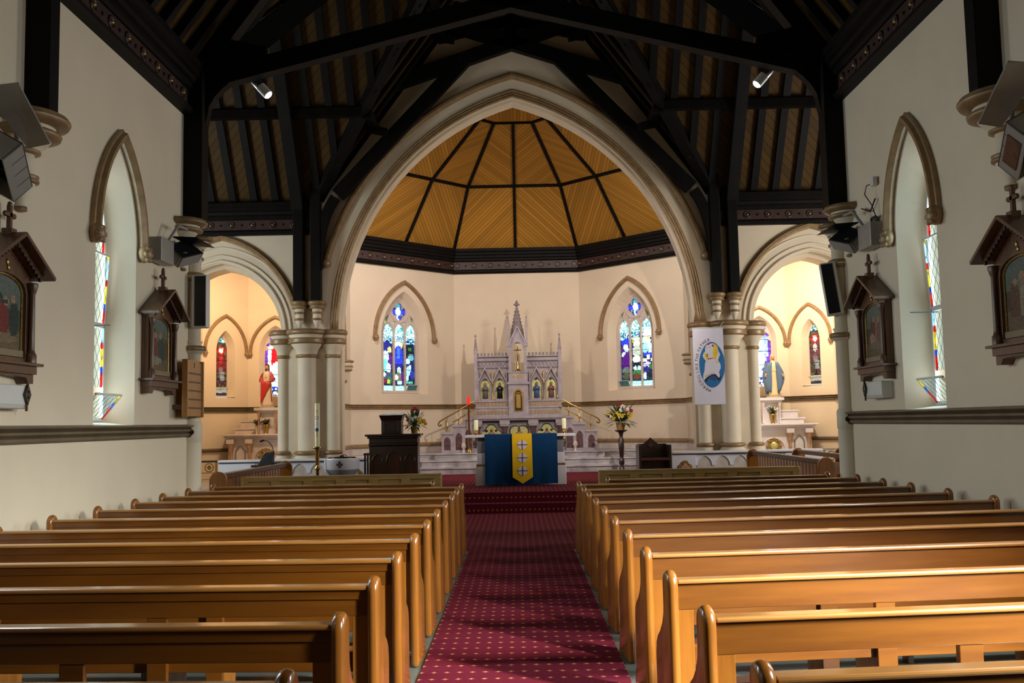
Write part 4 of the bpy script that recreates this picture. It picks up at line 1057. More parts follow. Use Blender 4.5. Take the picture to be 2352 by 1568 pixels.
        for sx in (-1,1):
            rows = []
            for j in range(9):
                t = j/8; z = 1.44-1.26*t; out = .16+.24*sin(pi*min(1,t*.9+.03))+.03*t; inn = .07+.07*t
                rows.append([(sx*(inn+(out+.05-inn)*i/6), -.13-.05*sin(pi*i/6)*(1-t*.3)+.02*sin(i*2.3+j*.8)+.10*(i/6)**2, z+.10*(i/6)*t) for i in range(7)])
            sheet(rows, cloak, .03)
        sheet([[(-.30+.6*i/8, .12, 1.42-1.28*j/4) for i in range(9)] for j in range(5)], cloak, .03)
        b.lathe([(.17*k,1.08*k),(.172*k,1.12*k)], 0, -.005, STATUE, 20, col=(.75,.6,.3), sy=.72)
    b.build('cloak', parent=root)
    b = MB(); b.lathe([(.30*k,-.0),(.30*k,.035*k),(.24*k,.06*k)], 0, 0, STATUE, 16, col=(.35,.33,.28))
    for sx in (-1,1): b.ball(S(sx*.08,-.21,.06), .045*k, STATUE, skin, sy=1.8, sz=.6, seg=8)
    b.build('plinth_and_feet', parent=root)
for s in (-1, 1):
    sd = 'left' if s < 0 else 'right'
    M_ = MARBLEC if s < 0 else MARBLEW
    a = thing('side_altar', '%s marble side altar with pilasters in the %s chapel' % ('cream' if s < 0 else 'white', sd), 'altar', (s*6.22, 23.75, .36), 0, 'marble side altars')
    b = MB(); b.box(-1.08, 1.08, -.12, .30, 1.04, 1.085, M_); b.box(-.8,.8,.3,.66,.965,1.085,M_); b.box(-1.02,1.02,-.08,.3,1.0,1.04,M_); b.box(-.97,.97,-.04,.3,.965,1.0,M_); b.build('mensa', parent=a, bevel=.01)
    b = MB(); b.box(-.93,.93,.02,.3,0,.97,M_); b.box(-.8,.8,.3,.66,0,.97,M_); b.box(-.97,.97,-.06,.3,0,.08,M_); b.build('altar_body', parent=a)
    for x in (-.86,-.40,.40,.86):
        b = MB(); b.lathe([(.07,.08),(.07,.13),(.045,.16),(.042,.68),(.05,.70),(.085,.84),(.09,.88)], x, -.0, ORANGEM, 12); b.box(x-.09,x+.09,-.09,.03,.86,.965,M_); b.build('column', parent=a)
    b = MB()
    for x in (-.63,.63): b.panel(lancet(x,.15,.62,.13,.2,8), [lancet(x,.17,.62,.105,.175,8)], .0, .02, GREYST)
    b.sweep([(p[0],.015,p[1]) for p in circ(0,.47,.27,24)], roll(.015,6), (0,1,0), M_, closed=True, smooth=True); b.build('carved_panel', parent=a)
    b = MB(); b.panel(quatre(0,.55,.19), [], -.03,.02,GILDO); b.ball((0,-.03,.55), .10, BRASS if s < 0 else GILD, sy=.4)
    for k in range(8): b.ball((.17*cos(k*pi/4),-.03,.55+.17*sin(k*pi/4)), .035, GILDO, seg=8)
    b.build('gilt_emblem', parent=a)
    b = MB(); b.box(-.82,.82,.22,.6,1.085,1.21,M_); b.box(-.86,.86,.20,.58,1.20,1.235,M_); b.build('gradine', parent=a); b = MB(); b.box(-.72,.72,.36,.66,1.235,1.40,M_); b.box(-.75,.75,.34,.66,1.39,1.42,M_); b.build('gradine', parent=a)
    b = MB(); b.box(-.2,.2,.1,.6,1.085,1.62,M_); b.box(-.30,.30,.0,.65,1.66,1.73,M_); b.box(-.25,.25,.05,.62,1.60,1.66,M_)
    for x in (-.2,.2): b.lathe([(.035,1.1),(.025,1.15),(.025,1.5),(.045,1.58),(.05,1.62)], x, .08, ORANGEM if s < 0 else M_, 10)
    b.build('pedestal', parent=a)
    st = thing('statue', 'painted statue in red mantle and cream robe, hand to the heart' if s < 0 else 'painted statue of a woman in blue cloak and cream gown, arms lowered', 'statue', (s*6.22+(-.05 if s<0 else .13), 24.05, 2.095), -.12 if s<0 else .1)
    if s < 0: figure(st, 1.07, (.62,.50,.36), (.45,.03,.025), (.50,.25,.15), (.07,.025,.012), (.75,.22,.17), 'lord')
    else: figure(st, 1.06, (.72,.58,.34), (.10,.17,.28), (.55,.28,.15), (.62,.42,.22), None, 'lady')
    vase('altar_vase', '%s vase of mixed flowers below the %s statue' % ('brass' if s<0 else 'tall brass', 'red-cloaked' if s<0 else 'blue-cloaked'), s*6.24, 23.83, 1.445, .26, .075, BRASS, [(PETW,3),(PETR if s<0 else PETP,3)], None)
vase('altar_vase', 'small white vase with orange flowers, left of the brass vase', -6.47, 23.86, 1.445, .22, .05, MARBLEC, [(PETP,3),(PETW,2)], None)

# ---- high altar and reredos
HA = thing('high_altar', 'tall lilac-grey marble high altar with pinnacled reredos in the apse', 'altar', (0, 24.95, .86))
Z = -.86
P_ = MARBLEP
b = MB(); b.box(-1.25,1.27,.0,1.2,1.70+Z,1.775+Z,P_); b.box(-1.2,1.22,.04,1.2,1.66+Z,1.70+Z,P_); b.build('mensa', parent=HA, bevel=.01)
b = MB(); b.box(-1.12,1.12,.22,1.2,0,1.66+Z,MARBLEP); b.box(-1.2,1.2,.02,1.2,0,.1,P_); b.box(-1.12,1.12,.215,.22,1.56+Z,1.66+Z,GREYST); b.build('altar_body', parent=HA)
for x in (-1.08,-.37,.37,1.08):
    b = MB(); b.lathe([(.09,.1),(.09,.15),(.065,.18),(.065,.58),(.08,.6),(.1,.66)], x, .13, MARBLER, 14); b.box(x-.11,x+.11,.03,.24,.655,.71,P_); b.box(x-.13,x+.13,.02,.24,.70,.8,P_); b.build('column', parent=HA)
for i, x in enumerate((-.72, 0, .72)):
    b = MB(); b.panel(quatre(x,.42,.27,8,0 if i != 1 else pi/4), [], .19,.215, GILD); b.panel(quatre(x,.42,.30,8,0 if i != 1 else pi/4), [quatre(x,.42,.27,8,0 if i != 1 else pi/4)], .18,.21, DARK2)
    b.loft([(x,.19,.22,.09,.03),(x,.18,.40,.07,.03),(x,.18,.47,.09,.03),(x,.18,.52,.03,.02)], STATUE, (.25,.15,.12), 10); b.ball((x,.17,.55), .04, STATUE, (.2,.08,.05), seg=8); b.build('gilt_quatrefoil', parent=HA)
for s in (-1, 1):
    X = lambda a, b_: (min(s*a,s*b_), max(s*a,s*b_))
    b = MB()
    b.box(*X(.26,1.13), .42, 1.1, 1.775+Z, 1.98+Z, P_); b.box(*X(.26,1.15), .40, 1.1, 1.98+Z, 2.02+Z, P_)
    b.box(*X(.26,1.13), .50, 1.1, 2.02+Z, 2.17+Z, P_); b.box(*X(.26,1.15), .47, 1.1, 2.15+Z, 2.19+Z, P_); b.build('gradine', parent=HA)
    for z0_ in (1.83, 2.045):
        b = MB()
        for k in range(9): x = .31+k*.092; b.box(*X(x,x+.055), .405 if z0_<2 else .49, .43 if z0_<2 else .51, z0_+Z, z0_+.085+Z, GILDO)
        b.build('gilt_inlay', parent=HA)
    # wing with two niches
    cx = [.52*s, .91*s] if 0 else [s*.49, s*.875]
    b = MB()
    hl = [lancet(c, 2.24+Z, 2.60+Z, .125, .19, 8) for c in cx]
    out = [(.24*s,2.19+Z),(1.10*s,2.19+Z),(1.10*s,3.34+Z),(.24*s,3.34+Z)]
    if s < 0: out = out[::-1]
    b.panel(out, hl, .62, .80, P_); b.box(*X(.24,1.10), .80, 1.1, 2.19+Z, 3.34+Z, P_)
    b.box(*X(.24,1.13), .56, 1.1, 3.24+Z, 3.30+Z, P_); b.box(*X(.24,1.10), .585, 1.1, 3.045+Z, 3.075+Z, MARBLED); b.box(*X(.24,1.13), .57, .6, 3.225+Z, 3.24+Z, MARBLED); b.box(*X(.24,1.13), .55, 1.1, 3.34+Z, 3.37+Z, P_)
    for k in range(9): x = .28+k*.094; b.box(*X(x,x+.05), .58, .66, 3.37+Z, 3.45+Z, MARBLED)
    for k in range(8):
        x = .30+k*.1; b.bar((s*x,.60,3.10+Z),(s*(x+.05),.60,3.22+Z),.012,.02,P_,up=(0,1,0)); b.bar((s*(x+.05),.60,3.22+Z),(s*(x+.1),.60,3.10+Z),.012,.02,P_,up=(0,1,0))
    b.build('reredos_wing', parent=HA)
    for i, c in enumerate(cx):
        b = MB(); b.panel(lancet(c, 2.24+Z, 2.60+Z, .13, .2, 8), [], .69, .70, GILD); b.build('niche_back', parent=HA)
        # gabled canopy
        b = MB(); b.panel([(c-.19,2.62+Z),(c,3.02+Z),(c+.19,2.62+Z)][::-1], [[(c-.10,2.70+Z),(c,2.93+Z),(c+.10,2.70+Z)][::1]] if 0 else [], .57, .60, P_) if 0 else None
        for sx in (-1,1):
            b.bar((c+sx*.175,.565+.002*sx,2.70+Z),(c,.565+.002*sx,3.05+Z),.035,.10,P_,up=(0,1,0)); b.bar((c+sx*.145,.60+.002*sx,2.70+Z),(c,.60+.002*sx,2.98+Z),.015,.06,MARBLED,up=(0,1,0))
            for q in range(4): t=(q+.5)/4; b.ball((c+sx*(.19-.19*t+.02),.57,2.60+.42*t+Z), .016, P_, seg=6)
        b.ball((c,.57,3.06+Z), .035, P_, seg=8); b.ball((c,.59,2.76+Z), .03, MARBLER, seg=8)
        for sx in (-1,1): b.panel(circ(c+sx*.11,2.93+Z,.035,10), [], .60,.62, GILDO)
        b.build('gabled_canopy', parent=HA)
    for x in (.30,.68,1.06):
        b = MB(); b.lathe([(.035,2.2),(.02,2.24),(.018,2.58),(.03,2.62),(.03,2.66),(.022,2.7),(.022,2.88),(.004,2.98)], s*x, .54, P_ if x != .68 else GILDO, 10, Z); b.build('colonnette', parent=HA)
        b = MB(); b.lathe([(.02,2.19),(.022,2.2),(.01,2.22),(.012,2.27),(.004,2.30)], s*(x-.03), .52, BRASS, 8, Z); b.build('candle_pricket', parent=HA)
    # corner pinnacle
    b = MB(); b.box(*X(1.07,1.16), .535, .68, 2.19+Z, 3.5+Z, P_); b.box(*X(1.06,1.17), .55,.69,3.42+Z,3.45+Z,P_); b.box(*X(1.06,1.17), .55,.69,3.0+Z,3.03+Z,P_)
    b.lathe([(.05,3.5),(.035,3.6),(.008,3.88),(.03,3.90),(.03,3.92),(.008,3.96)], s*1.115, .62, P_, 8, Z)
    for q in range(6):
        t = q/6
        for a in range(4): b.ball((s*1.115+cos(a*pi/2)*.045*(1-t*.7), .62+sin(a*pi/2)*.045*(1-t*.7), 3.55+.3*t+Z), .013, P_, seg=6)
    b.build('pinnacle', parent=HA)
# niche figures
for x, col, hc in ((-.875,(.14,.12,.12),(.1,.07,.06)),(-.49,(.012,.014,.014),(.02,.015,.015)),(.49,(.08,.13,.30),(.10,.13,.25)),(.875,(.22,.10,.08),(.12,.05,.04))):
    f = MB()
    f.loft([(x,.64,2.245+Z,.075,.045),(x,.64,2.4+Z,.066,.04),(x,.64,2.52+Z,.078,.045),(x,.64,2.56+Z,.05,.04),(x,.64,2.58+Z,.022,.022)], STATUE, col, 12)
    f.ball((x,.63,2.615+Z), .034, STATUE, (.35,.2,.14), seg=10, sz=1.2); f.ball((x,.65,2.63+Z), .036, STATUE, hc, seg=10)
    for sx in (-1,1): f.tube([(x+sx*.065,.63,2.54+Z),(x+sx*.07,.59,2.46+Z),(x+sx*.01,.56,2.49+Z)], .018, STATUE, 8, col)
    f.ball((x,.56,2.50+Z), .02, STATUE, (.4,.25,.18), seg=6)
    o = f.build('niche_statue', loc=(x, 25.0, 0) if 0 else None)
    o.location = (0, 24.95, .86)
    tag(o, {-.875:'small grey-robed niche statue, leftmost in the reredos', -.49:'small black-robed niche statue left of the tabernacle', .49:'small blue-robed niche statue right of the tabernacle', .875:'small red-brown robed niche statue, rightmost in the reredos'}[x], 'statue')
# central tower
b = MB(); b.box(-.26,.26,.34,1.1,1.775+Z,2.62+Z,P_)
b.box(-.29,.29,.30,1.1,2.60+Z,2.64+Z,P_); b.box(-.27,.27,.32,1.1,2.64+Z,2.67+Z,P_); b.box(-.25,.25,.36,1.1,2.67+Z,2.90+Z,P_)
for k in range(3): b.panel(circ((k-1)*.12,2.80+Z,.04,10), [], .35,.36, GILDO)
b.box(-.27,.27,.34,1.1,2.90+Z,2.93+Z,P_)
b.build('tabernacle_tower', parent=HA)
b = MB(); b.panel(lancet(0,1.90+Z,2.34+Z,.125,.16,10), [], .32,.345, GILDO); b.panel(lancet(0,1.92+Z,2.33+Z,.095,.12,10), [lancet(0,1.98+Z,2.28+Z,.06,.08,8)], .30,.325, BRASS)
for k in range(7): b.ball((.08*cos(pi*k/6),.31,2.30+.08*sin(pi*k/6)+Z), .018, GILD, seg=6)
b.build('tabernacle_door', parent=HA)
b = MB()
for sx in (-1,1):
    b.box(*((sx*.24,sx*.17) if sx<0 else (sx*.17,sx*.24)), .36,.44, 2.93+Z,3.62+Z,P_); b.box(*((sx*.24,sx*.17) if sx<0 else (sx*.17,sx*.24)), .8,.95, 2.93+Z,3.62+Z,P_)
    b.box(*((-.20,-.13) if sx<0 else (.13,.20)), .37,.42, 3.50+Z,3.56+Z,P_)
    b.box(*((sx*.28,sx*.20) if sx<0 else (sx*.20,sx*.28)), .34,.46, 3.60+Z,3.65+Z,P_); b.box(*((-.275,-.215) if sx<0 else (.215,.275)), .36,.44, 3.65+Z,4.12+Z,P_)
    b.lathe([(.035,4.10),(.022,4.2),(.008,4.34),(.028,4.36),(.028,4.38),(.008,4.42)], sx*.245, .40, P_, 8, Z)
    for q in range(6): b.ball((sx*.245+.028*(1-q/8),.39,4.12+q*.035+Z), .012, P_, seg=6); b.ball((sx*.245-.028*(1-q/8),.39,4.12+q*.035+Z), .012, P_, seg=6)
    b.bar((sx*.22,.37+.002*sx,3.66+Z),(0,.37+.002*sx,4.14+Z),.04,.06,P_,up=(0,1,0))
A_ = arch(0,3.52+Z,.155,.20,8)
b.panel([(-.2,3.55+Z),(-.155,3.52+Z)]+A_[::-1]+[(.155,3.52+Z),(.2,3.55+Z),(.17,3.72+Z),(0,4.08+Z),(-.17,3.72+Z)], [], .38,.42,P_)
b.box(-.22,.22,.42,.95,3.72+Z,3.76+Z,P_)
b.lathe([(.20,3.76),(.165,4.05),(.11,4.25),(.06,4.5),(.022,4.68)], 0, .62, MARBLED, 8, Z)
for q in range(7):
    t = q/7; r = .16*(1-t)+.03*t
    for a in range(4): b.ball((cos(a*pi/2)*r, .62+sin(a*pi/2)*r, 3.98+.66*t+Z), .026, MARBLED, seg=6)
b.lathe([(.03,4.60),(.04,4.63),(.02,4.66),(.03,4.70),(.085,4.72),(.085,4.74),(.05,4.76),(.035,4.80),(.015,4.85)], 0, .62, MARBLED, 10, Z)
b.build('spire', parent=HA)
c = thing('altar_crucifix', 'polished brass crucifix standing in the spired niche of the reredos', 'crucifix', (0, 25.35, 2.93))
b = MB(); b.lathe([(.075,0),(.07,.03),(.04,.06),(.03,.10),(.035,.2),(.022,.3)], 0, 0, BRASS, 12); b.build('foot', parent=c)
b = MB(); b.box(-.012,.012,-.01,.01,.28,.67,BRASS); b.box(-.085,.085,-.01,.01,.56,.582,BRASS)
for q in ((-.085,.571),(.085,.571),(0,.67)): b.ball((q[0],0,q[1]), .016, BRASS, seg=8)
b.build('cross', parent=c)
b = MB(); b.loft([(0,-.025,.30,.008,.008),(0,-.025,.40,.014,.012),(0,-.025,.47,.018,.014),(0,-.025,.53,.022,.014),(0,-.025,.55,.01,.01)], BRASS, None, 8); b.ball((0,-.03,.575), .016, BRASS, seg=8); b.tube([(-.075,-.02,.575),(0,-.025,.545),(.075,-.02,.575)], .006, BRASS, 6); b.build('corpus', parent=c)
# stepped parapets with brass handrails at both sides of the altar
for s in (-1, 1):
    sd = 'left' if s < 0 else 'right'
    pr = thing('stepped_parapet', 'stepped marble parapet with dark lancet panels, %s of the high altar' % sd, 'parapet', (0, 24.8, .86), 0, 'stepped parapets beside the high altar')
    X = lambda a, b_: (min(s*a,s*b_), max(s*a,s*b_))
    for x0, x1, zt in ((1.70,1.99,1.39),(1.39,1.70,1.575),(1.20,1.39,1.745)):
        b = MB(); h = zt-.86; b.box(*X(x0,x1), 0, .35, 0, h-.04, MARBLEP); b.box(*X(x0-.015,x1+.02), -.03, .36, h-.06, h, P_); c_ = s*(x0+x1)/2
        b.panel(lancet(c_,.07,h*.52,.085,.15,8), [], -.006,.0, MARBLER); b.build('parapet_block', parent=pr, bevel=.004)
    b = MB(); b.lathe([(.05,0),(.035,.03),(.03,.1),(.07,.16),(.05,.22),(.045,.25)], s*1.42, -.12, MARBLEC, 12); b.build('small_urn', parent=pr)
    hr = thing('brass_handrail', 'sloping double brass handrail above the %s stepped parapet' % sd, 'handrail', (0, 24.85, .86), 0, 'brass handrails beside the high altar')
    b = MB(); b.tube([(s*1.14,0,1.30),(s*1.6,0,1.05),(s*1.95,0,.86),(s*2.04,0,.80),(s*2.08,0,.73),(s*2.05,0,.69),(s*2.0,0,.71)], .02, BRASS, 10); b.ball((s*2.01,0,.71), .03, BRASS); b.build('upper_rail', parent=hr)
    b = MB(); b.tube([(s*1.15,0,1.11),(s*1.45,0,.92),(s*1.68,0,.79)], .016, BRASS, 10); b.ball((s*1.68,0,.79), .022, BRASS); b.build('lower_rail', parent=hr)
    for x, zb, zt in ((1.84,.53,.92),(1.55,.715,1.075),(1.28,.885,1.22)):
        b = MB(); b.lathe([(.03,0),(.012,.02),(.01,.1),(.022,.13),(.01,.16),(.008,zt-zb)], s*x, 0, BRASS, 8, zb); b.build('baluster', parent=hr)
sl = thing('sanctuary_lamp', 'tall brass stand holding a red glass sanctuary light', 'lamp', (-1.275, 24.62, .86))
b = MB(); b.lathe([(.08,0),(.075,.02),(.05,.06),(.03,.10),(.022,.13)], 0,0,BRASS,14); b.build('base', parent=sl)
b = MB(); b.lathe([(.024,.1),(.024,1.17),(.045,1.19),(.045,1.22)], 0,0,BRASS,12); b.build('pole', parent=sl)
b = MB(); b.lathe([(.034,1.22),(.038,1.24),(.036,1.42)], 0,0,REDG,14); b.build('red_glass', parent=sl)

# ---- free-standing altar, cloth and candles
AL = thing('altar_table', 'white and grey marble altar table at the head of the carpet steps', 'altar', (.02, 19.25, .36))
b = MB(); b.box(-1.10,1.10,-.0,.85,.955,1.005,MARBLEW); b.build('table_top', parent=AL, bevel=.006)
b = MB()
b.prismx([(.1,.64),(.1,.95),(.75,.95),(.75,.64)], -.86, .86, GREYST)
b.box(-.87,.87,.08,.77,.42,.64,MARBLEW); b.box(-.90,.90,.05,.80,0,.38,MARBLEW); b.build('support_block', parent=AL, bevel=.01)
b = MB(); b.box(-.885,.885,.06,.79,.375,.425,GILDO); b.build('gilt_band', parent=AL)
# blue cloth with folds
def cloth_front(x0, x1, ztop, zbot, yf, m, th=.006, fold=.02, nx=60, nz=14, drop=.35):
    b = MB(); vs = []
    def Y(u, w): return yf - .012 - fold*w**1.3*(max(0, sin(u*9+1.2*w+1))*(1-u)**1.5*1.6 + .25*sin(u*31))
    def Zb(u): return zbot - .01*sin(u*5)
    rows = [(1, ztop+.006, True)]
    for j in range(nz+1):
        w = j/nz
        for i in range(nx+1):
            u = i/nx; vs.append((x0+(x1-x0)*u, Y(u,w), ztop+.006+(Zb(u)-ztop-.006)*w))
    n = len(vs)
    vs += [(x, y+th, z) for x,y,z in vs]
    fs = []
    for j in range(nz):
        for i in range(nx):
            a = j*(nx+1)+i; fs.append((a,a+nx+1,a+nx+2,a+1)); fs.append(tuple(q+n for q in (a,a+1,a+nx+2,a+nx+1)))
    b.add(vs, fs, m, smooth=True)
    b.box(x0, x1, yf-.012, yf+.86, ztop+.001, ztop+.008, m); b.box(x0, x1, yf-.015, yf-.008, zbot, zbot+.001, m)
    return b
ac = thing('altar_cloth', 'deep blue altar frontal hanging over the white altar table', 'altar cloth', (.02, 19.25, .36))
cloth_front(-.71, .73, 1.005, .02, 0, BLUEC).build('blue_frontal', parent=ac)
b = MB(); b.panel([(-.165,.165),(.035,.04),(.235,.165),(.225,1.015),(-.165,1.015)], [], -.075, -.068, YELC); b.box(-.165,.225,-.075,.3,1.013,1.02,YELC); b.build('yellow_panel', parent=ac)
for k, z in enumerate((.80,.545,.29)):
    b = MB(); b.panel(circ(.035,z,.098,8,pi/8), [], -.080,-.0755, WHITEC); b.box(.035-.10,.035+.10,-.084,-.080,z-.007,z+.007,BROWNC); b.box(.028,.042,-.084,-.080,z-.10,z+.10,BROWNC); b.build('white_cross_roundel', parent=ac)
for s in (-1, 1):
    cn = thing('altar_candle', 'thick ivory candle on brass holder at the %s end of the altar table' % ('left' if s < 0 else 'right'), 'candle', (.02+s*.885, 19.5, 1.366), 0, 'altar table candles')
    b = MB(); b.lathe([(.055,0),(.05,.02),(.03,.04),(.03,.06),(.06,.085),(.06,.095)], 0,0,BRASS,16); b.build('holder', parent=cn)
    b = MB(); b.lathe([(.042,.095),(.042,.30),(.035,.305)], 0,0,WAX,16); b.tube([(0,0,.30),(.002,0,.32)], .003, BLACK, 5); b.build('candle', parent=cn)

# ---- lectern, side table, flowers
LE = thing('lectern', 'dark carved wooden lectern with gothic arched panels and reading desk', 'lectern', (-2.395, 18.35, .36))
b = MB(); b.box(-.53,.52,-.04,.58,1.03,1.07,MAHOG); b.box(-.49,.48,.0,.55,.99,1.03,MAHOG); b.box(-.46,.46,.03,.5,.9,.99,MAHOG); b.build('ledge', parent=LE, bevel=.008)
b = MB(); b.box(-.45,.45,.1,.55,0,.9,MAHOG); b.box(-.48,.48,.02,.56,0,.1,MAHOG); b.box(-.47,.47,.06,.1,.84,.9,MAHOG); b.build('body', parent=LE)
b = MB(); b.panel([(-.46,.1),(.46,.1),(.46,.86),(-.46,.86)], [lancet(x,.14,.56,w,w*1.35,8) for x,w in ((-.31,.085),(0,.125),(.31,.085))], .06,.1, MAHOG)
for x, w in ((-.31,.085),(0,.125),(.31,.085)): b.sweep(arc3(x,.56,w+.01,(w+.01)*1.35,.06,8), roll(.01,6), (0,1,0), MAHOG, smooth=True)
b.build('arcaded_front', parent=LE)
for x, w in ((-.31,.085),(0,.125),(.31,.085)): b = MB(); b.box(x-w,x+w,.095,.105,.14,.76,MAHOGR); b.build('inset_panel', parent=LE)
b = MB(); b.box(-.235,.145,.12,.46,1.07,1.36,MAHOG); b.panel([(-.20,1.10),(.11,1.10),(.11,1.33),(-.20,1.33)], [[(-.17,1.13),(.08,1.13),(.08,1.31),(-.17,1.31)]], .10,.12,MAHOG)
b.add([(-.235,.12,1.32),(.145,.12,1.32),(.145,.46,1.32),(-.235,.46,1.32),(-.275,.06,1.43),(.185,.06,1.43),(.185,.5,1.46),(-.275,.5,1.46)], [(3,2,1,0),(4,5,6,7),(0,1,5,4),(1,2,6,5),(2,3,7,6),(3,0,4,7)], MAHOG); b.build('reading_desk', parent=LE, bevel=.006)
b = MB(); b.tube([(.17,.3,1.44),(.24,.28,1.43)], .008, BLACK, 6); b.build('microphone_stub', parent=LE)
t = thing('side_table', 'small dark wooden table mostly hidden left behind the lectern', 'table', (-3.06, 19.0, .36))
b = MB(); b.box(0,.5,0,.4,.66,.70,MAHOG); b.build('table_top', parent=t); 
for x, y in ((.01,.01),(.45,.01),(.01,.35),(.45,.35)): b = MB(); b.box(x,x+.035,y,y+.035,0,.66,MAHOG); b.build('leg', parent=t)
def bouquet(root, z0, R, H, seedv, blooms):
    random.seed(seedv)
    b = MB()
    for k in range(150):
        a = random.uniform(0,2*pi); e = random.uniform(-.25,1.5); L = R*random.uniform(.7,1.05)*(1 if e < .8 else H/R*random.uniform(.7,1)); d = Vector((cos(a)*cos(e), sin(a)*cos(e)*.7, sin(e)))
        p0 = Vector((0,0,z0))+d*L*.15; sd = d.cross(Vector((0,0,1)) if abs(d.z) < .95 else Vector((1,0,0))).normalized()*L*random.uniform(.03,.10)
        mid = p0+d*L*.55+Vector((0,0,.02)); tip = p0+d*L+Vector((0,0,-.05*cos(e)*L/R))
        b.add([p0, mid+sd, tip, mid-sd], [(0,1,2,3)], LEAF)
    b.build('foliage', parent=root, kind='stuff')
    for m, x, z, r in blooms:
        b = MB(); y = -.10+random.uniform(-.03,.05); c = Vector((x, y, z0+z))
        for q in range(7):
            a = q*2*pi/7; pd = Vector((cos(a), -.35, sin(a)))*r; sdv = Vector((-sin(a), 0, cos(a)))*r*.42
            b.add([c, c+pd*.55+sdv, c+pd, c+pd*.55-sdv], [(0,1,2,3)], m)
        b.ball(c+Vector((0,-.01,0)), r*.42, m, seg=8); b.build('blossom', parent=root)
fl = thing('flower_arrangement', 'yellow and white flowers in a gold pot on the dark lectern ledge', 'flowers', (-2.02, 18.68, 1.432))
b = MB(); b.lathe([(.055,0),(.06,.02),(.075,.11),(.08,.13),(.07,.13)], 0,0,GILDO,16); b.build('pot', parent=fl)
bouquet(fl, .13, .30, .40, 3, [(PETW,-.04,.14,.06),(PETW,.03,.16,.055),(PETY,.12,.12,.06),(PETY,.19,.10,.055),(PETW,-.07,.07,.05),(PETY,-.05,.05,.035),(PETW,.08,.05,.04),(PETR,.02,.34,.045),(PETR,-.03,.30,.04),(PETR,.07,.31,.035),(PETW,.14,.2,.045),(PETW,-.10,.2,.04),(PETY,.22,.05,.04),(PETP,-.12,.13,.035)])
fs_ = thing('flower_stand', 'tall turned black wooden pedestal right of the altar table', 'pedestal', (2.42, 23.05, .36))
b = MB(); b.lathe([(.19,0),(.19,.02),(.12,.05),(.08,.08)], 0,0,MAHOG,16); b.build('foot', parent=fs_)
b = MB(); b.lathe([(.07,.05),(.06,.12),(.04,.16),(.065,.24),(.06,.32),(.04,.36),(.05,.4),(.065,.6),(.068,.78),(.04,.84),(.045,.9),(.07,.97)], 0,0,MAHOG,16); b.build('turned_shaft', parent=fs_)
b = MB(); b.lathe([(.07,.96),(.12,.98),(.155,1.0),(.155,1.015)], 0,0,MAHOG,8); b.build('top_plate', parent=fs_)
fl = thing('flower_arrangement', 'yellow lilies and red blooms in a basket on the tall black pedestal', 'flowers', (2.42, 23.05, 1.377))
b = MB(); b.lathe([(.085,0),(.09,.02),(.115,.17),(.12,.18),(.10,.18)], 0,0,BASKET,16); b.build('basket', parent=fl)
bouquet(fl, .17, .46, .56, 5, [(PETY,-.12,.20,.09),(PETY,.04,.19,.09),(PETY,.22,.16,.085),(PETY,-.30,.23,.05),(PETW,-.07,.13,.06),(PETW,.05,.38,.06),(PETW,.0,.30,.055),(PETR,-.05,.42,.055),(PETR,.0,.45,.05),(PETR,.24,.28,.055),(PETP,.10,.29,.05),(PETW,.16,.32,.05),(PETW,-.24,.15,.04),(PETY,-.17,.10,.05)])
# ---- presider's chair
ch = thing('presider_chair', 'dark wooden chair with gabled back standing right of the altar', 'chair', (2.68, 19.2, .36))
b = MB(); b.panel([(-.29,.40),(.29,.40),(.29,.76),(.13,.76),(-.02,.885),(-.17,.76),(-.29,.76)], [], .48,.52,MAHOG); b.build('backrest', parent=ch, bevel=.006)
b = MB(); b.panel(quatre(-.02,.74,.06,6,0), [], .465,.48,MAHOGR); b.build('lozenge', parent=ch)
for x in (-.32,.28): b = MB(); b.box(x,x+.045,.0,.53,0,.745,MAHOG); b.build('side_panel', parent=ch, bevel=.006)
b = MB(); b.box(-.28,.285,.0,.5,.44,.485,MAHOGR); b.build('seat', parent=ch, bevel=.006)
b = MB(); b.box(-.28,.285,.42,.45,.02,.44,MAHOG); b.build('lower_back', parent=ch)
# ---- paschal candle, font, music stand
pc = thing('paschal_candle', 'tall painted ivory paschal candle in its brass stand', 'candle', (-3.735, 17.9, .36))
b = MB(); b.lathe([(.16,0),(.15,.03),(.06,.07),(.04,.12),(.03,.2),(.03,.44),(.055,.46),(.055,.48),(.03,.50),(.035,.54),(.04,.8),(.045,.82),(.06,.83),(.095,.845),(.095,.87),(.085,.87),(.08,.85)], 0,0,BRASS,18); b.build('stand', parent=pc)
b = MB(); b.lathe([(.046,.85),(.046,1.665),(.04,1.67)], 0,0,WAX,18); b.build('candle', parent=pc)
b = MB()
def curved(pts2, m, r=.0475, n=10):
    x0, x1 = min(p[0] for p in pts2), max(p[0] for p in pts2); cols = []
    for i in range(n+1):
        x = x0+(x1-x0)*min(max(i/n, .002), .998); zs = []
        for a_, c_ in zip(pts2, pts2[1:]+pts2[:1]):
            if (a_[0]-x)*(c_[0]-x) < 0: zs.append(a_[1]+(c_[1]-a_[1])*(x-a_[0])/(c_[0]-a_[0]))
        cols.append((x, min(zs), max(zs)))
    for (xa, la, ha), (xb, lb, hb_) in zip(cols, cols[1:]):
        q = [(xa, la), (xb, lb), (xb, hb_), (xa, ha)]
        b.add([(r*sin(x/r), -r*cos(x/r), z) for x, z in q], [(0,1,2,3)], m)
def curved_flat(pts2, m, r=.0475):
    vs = [(r*sin(x/r), -r*cos(x/r), z) for x, z in pts2]; b.add(vs, [tuple(range(len(vs)))], m)
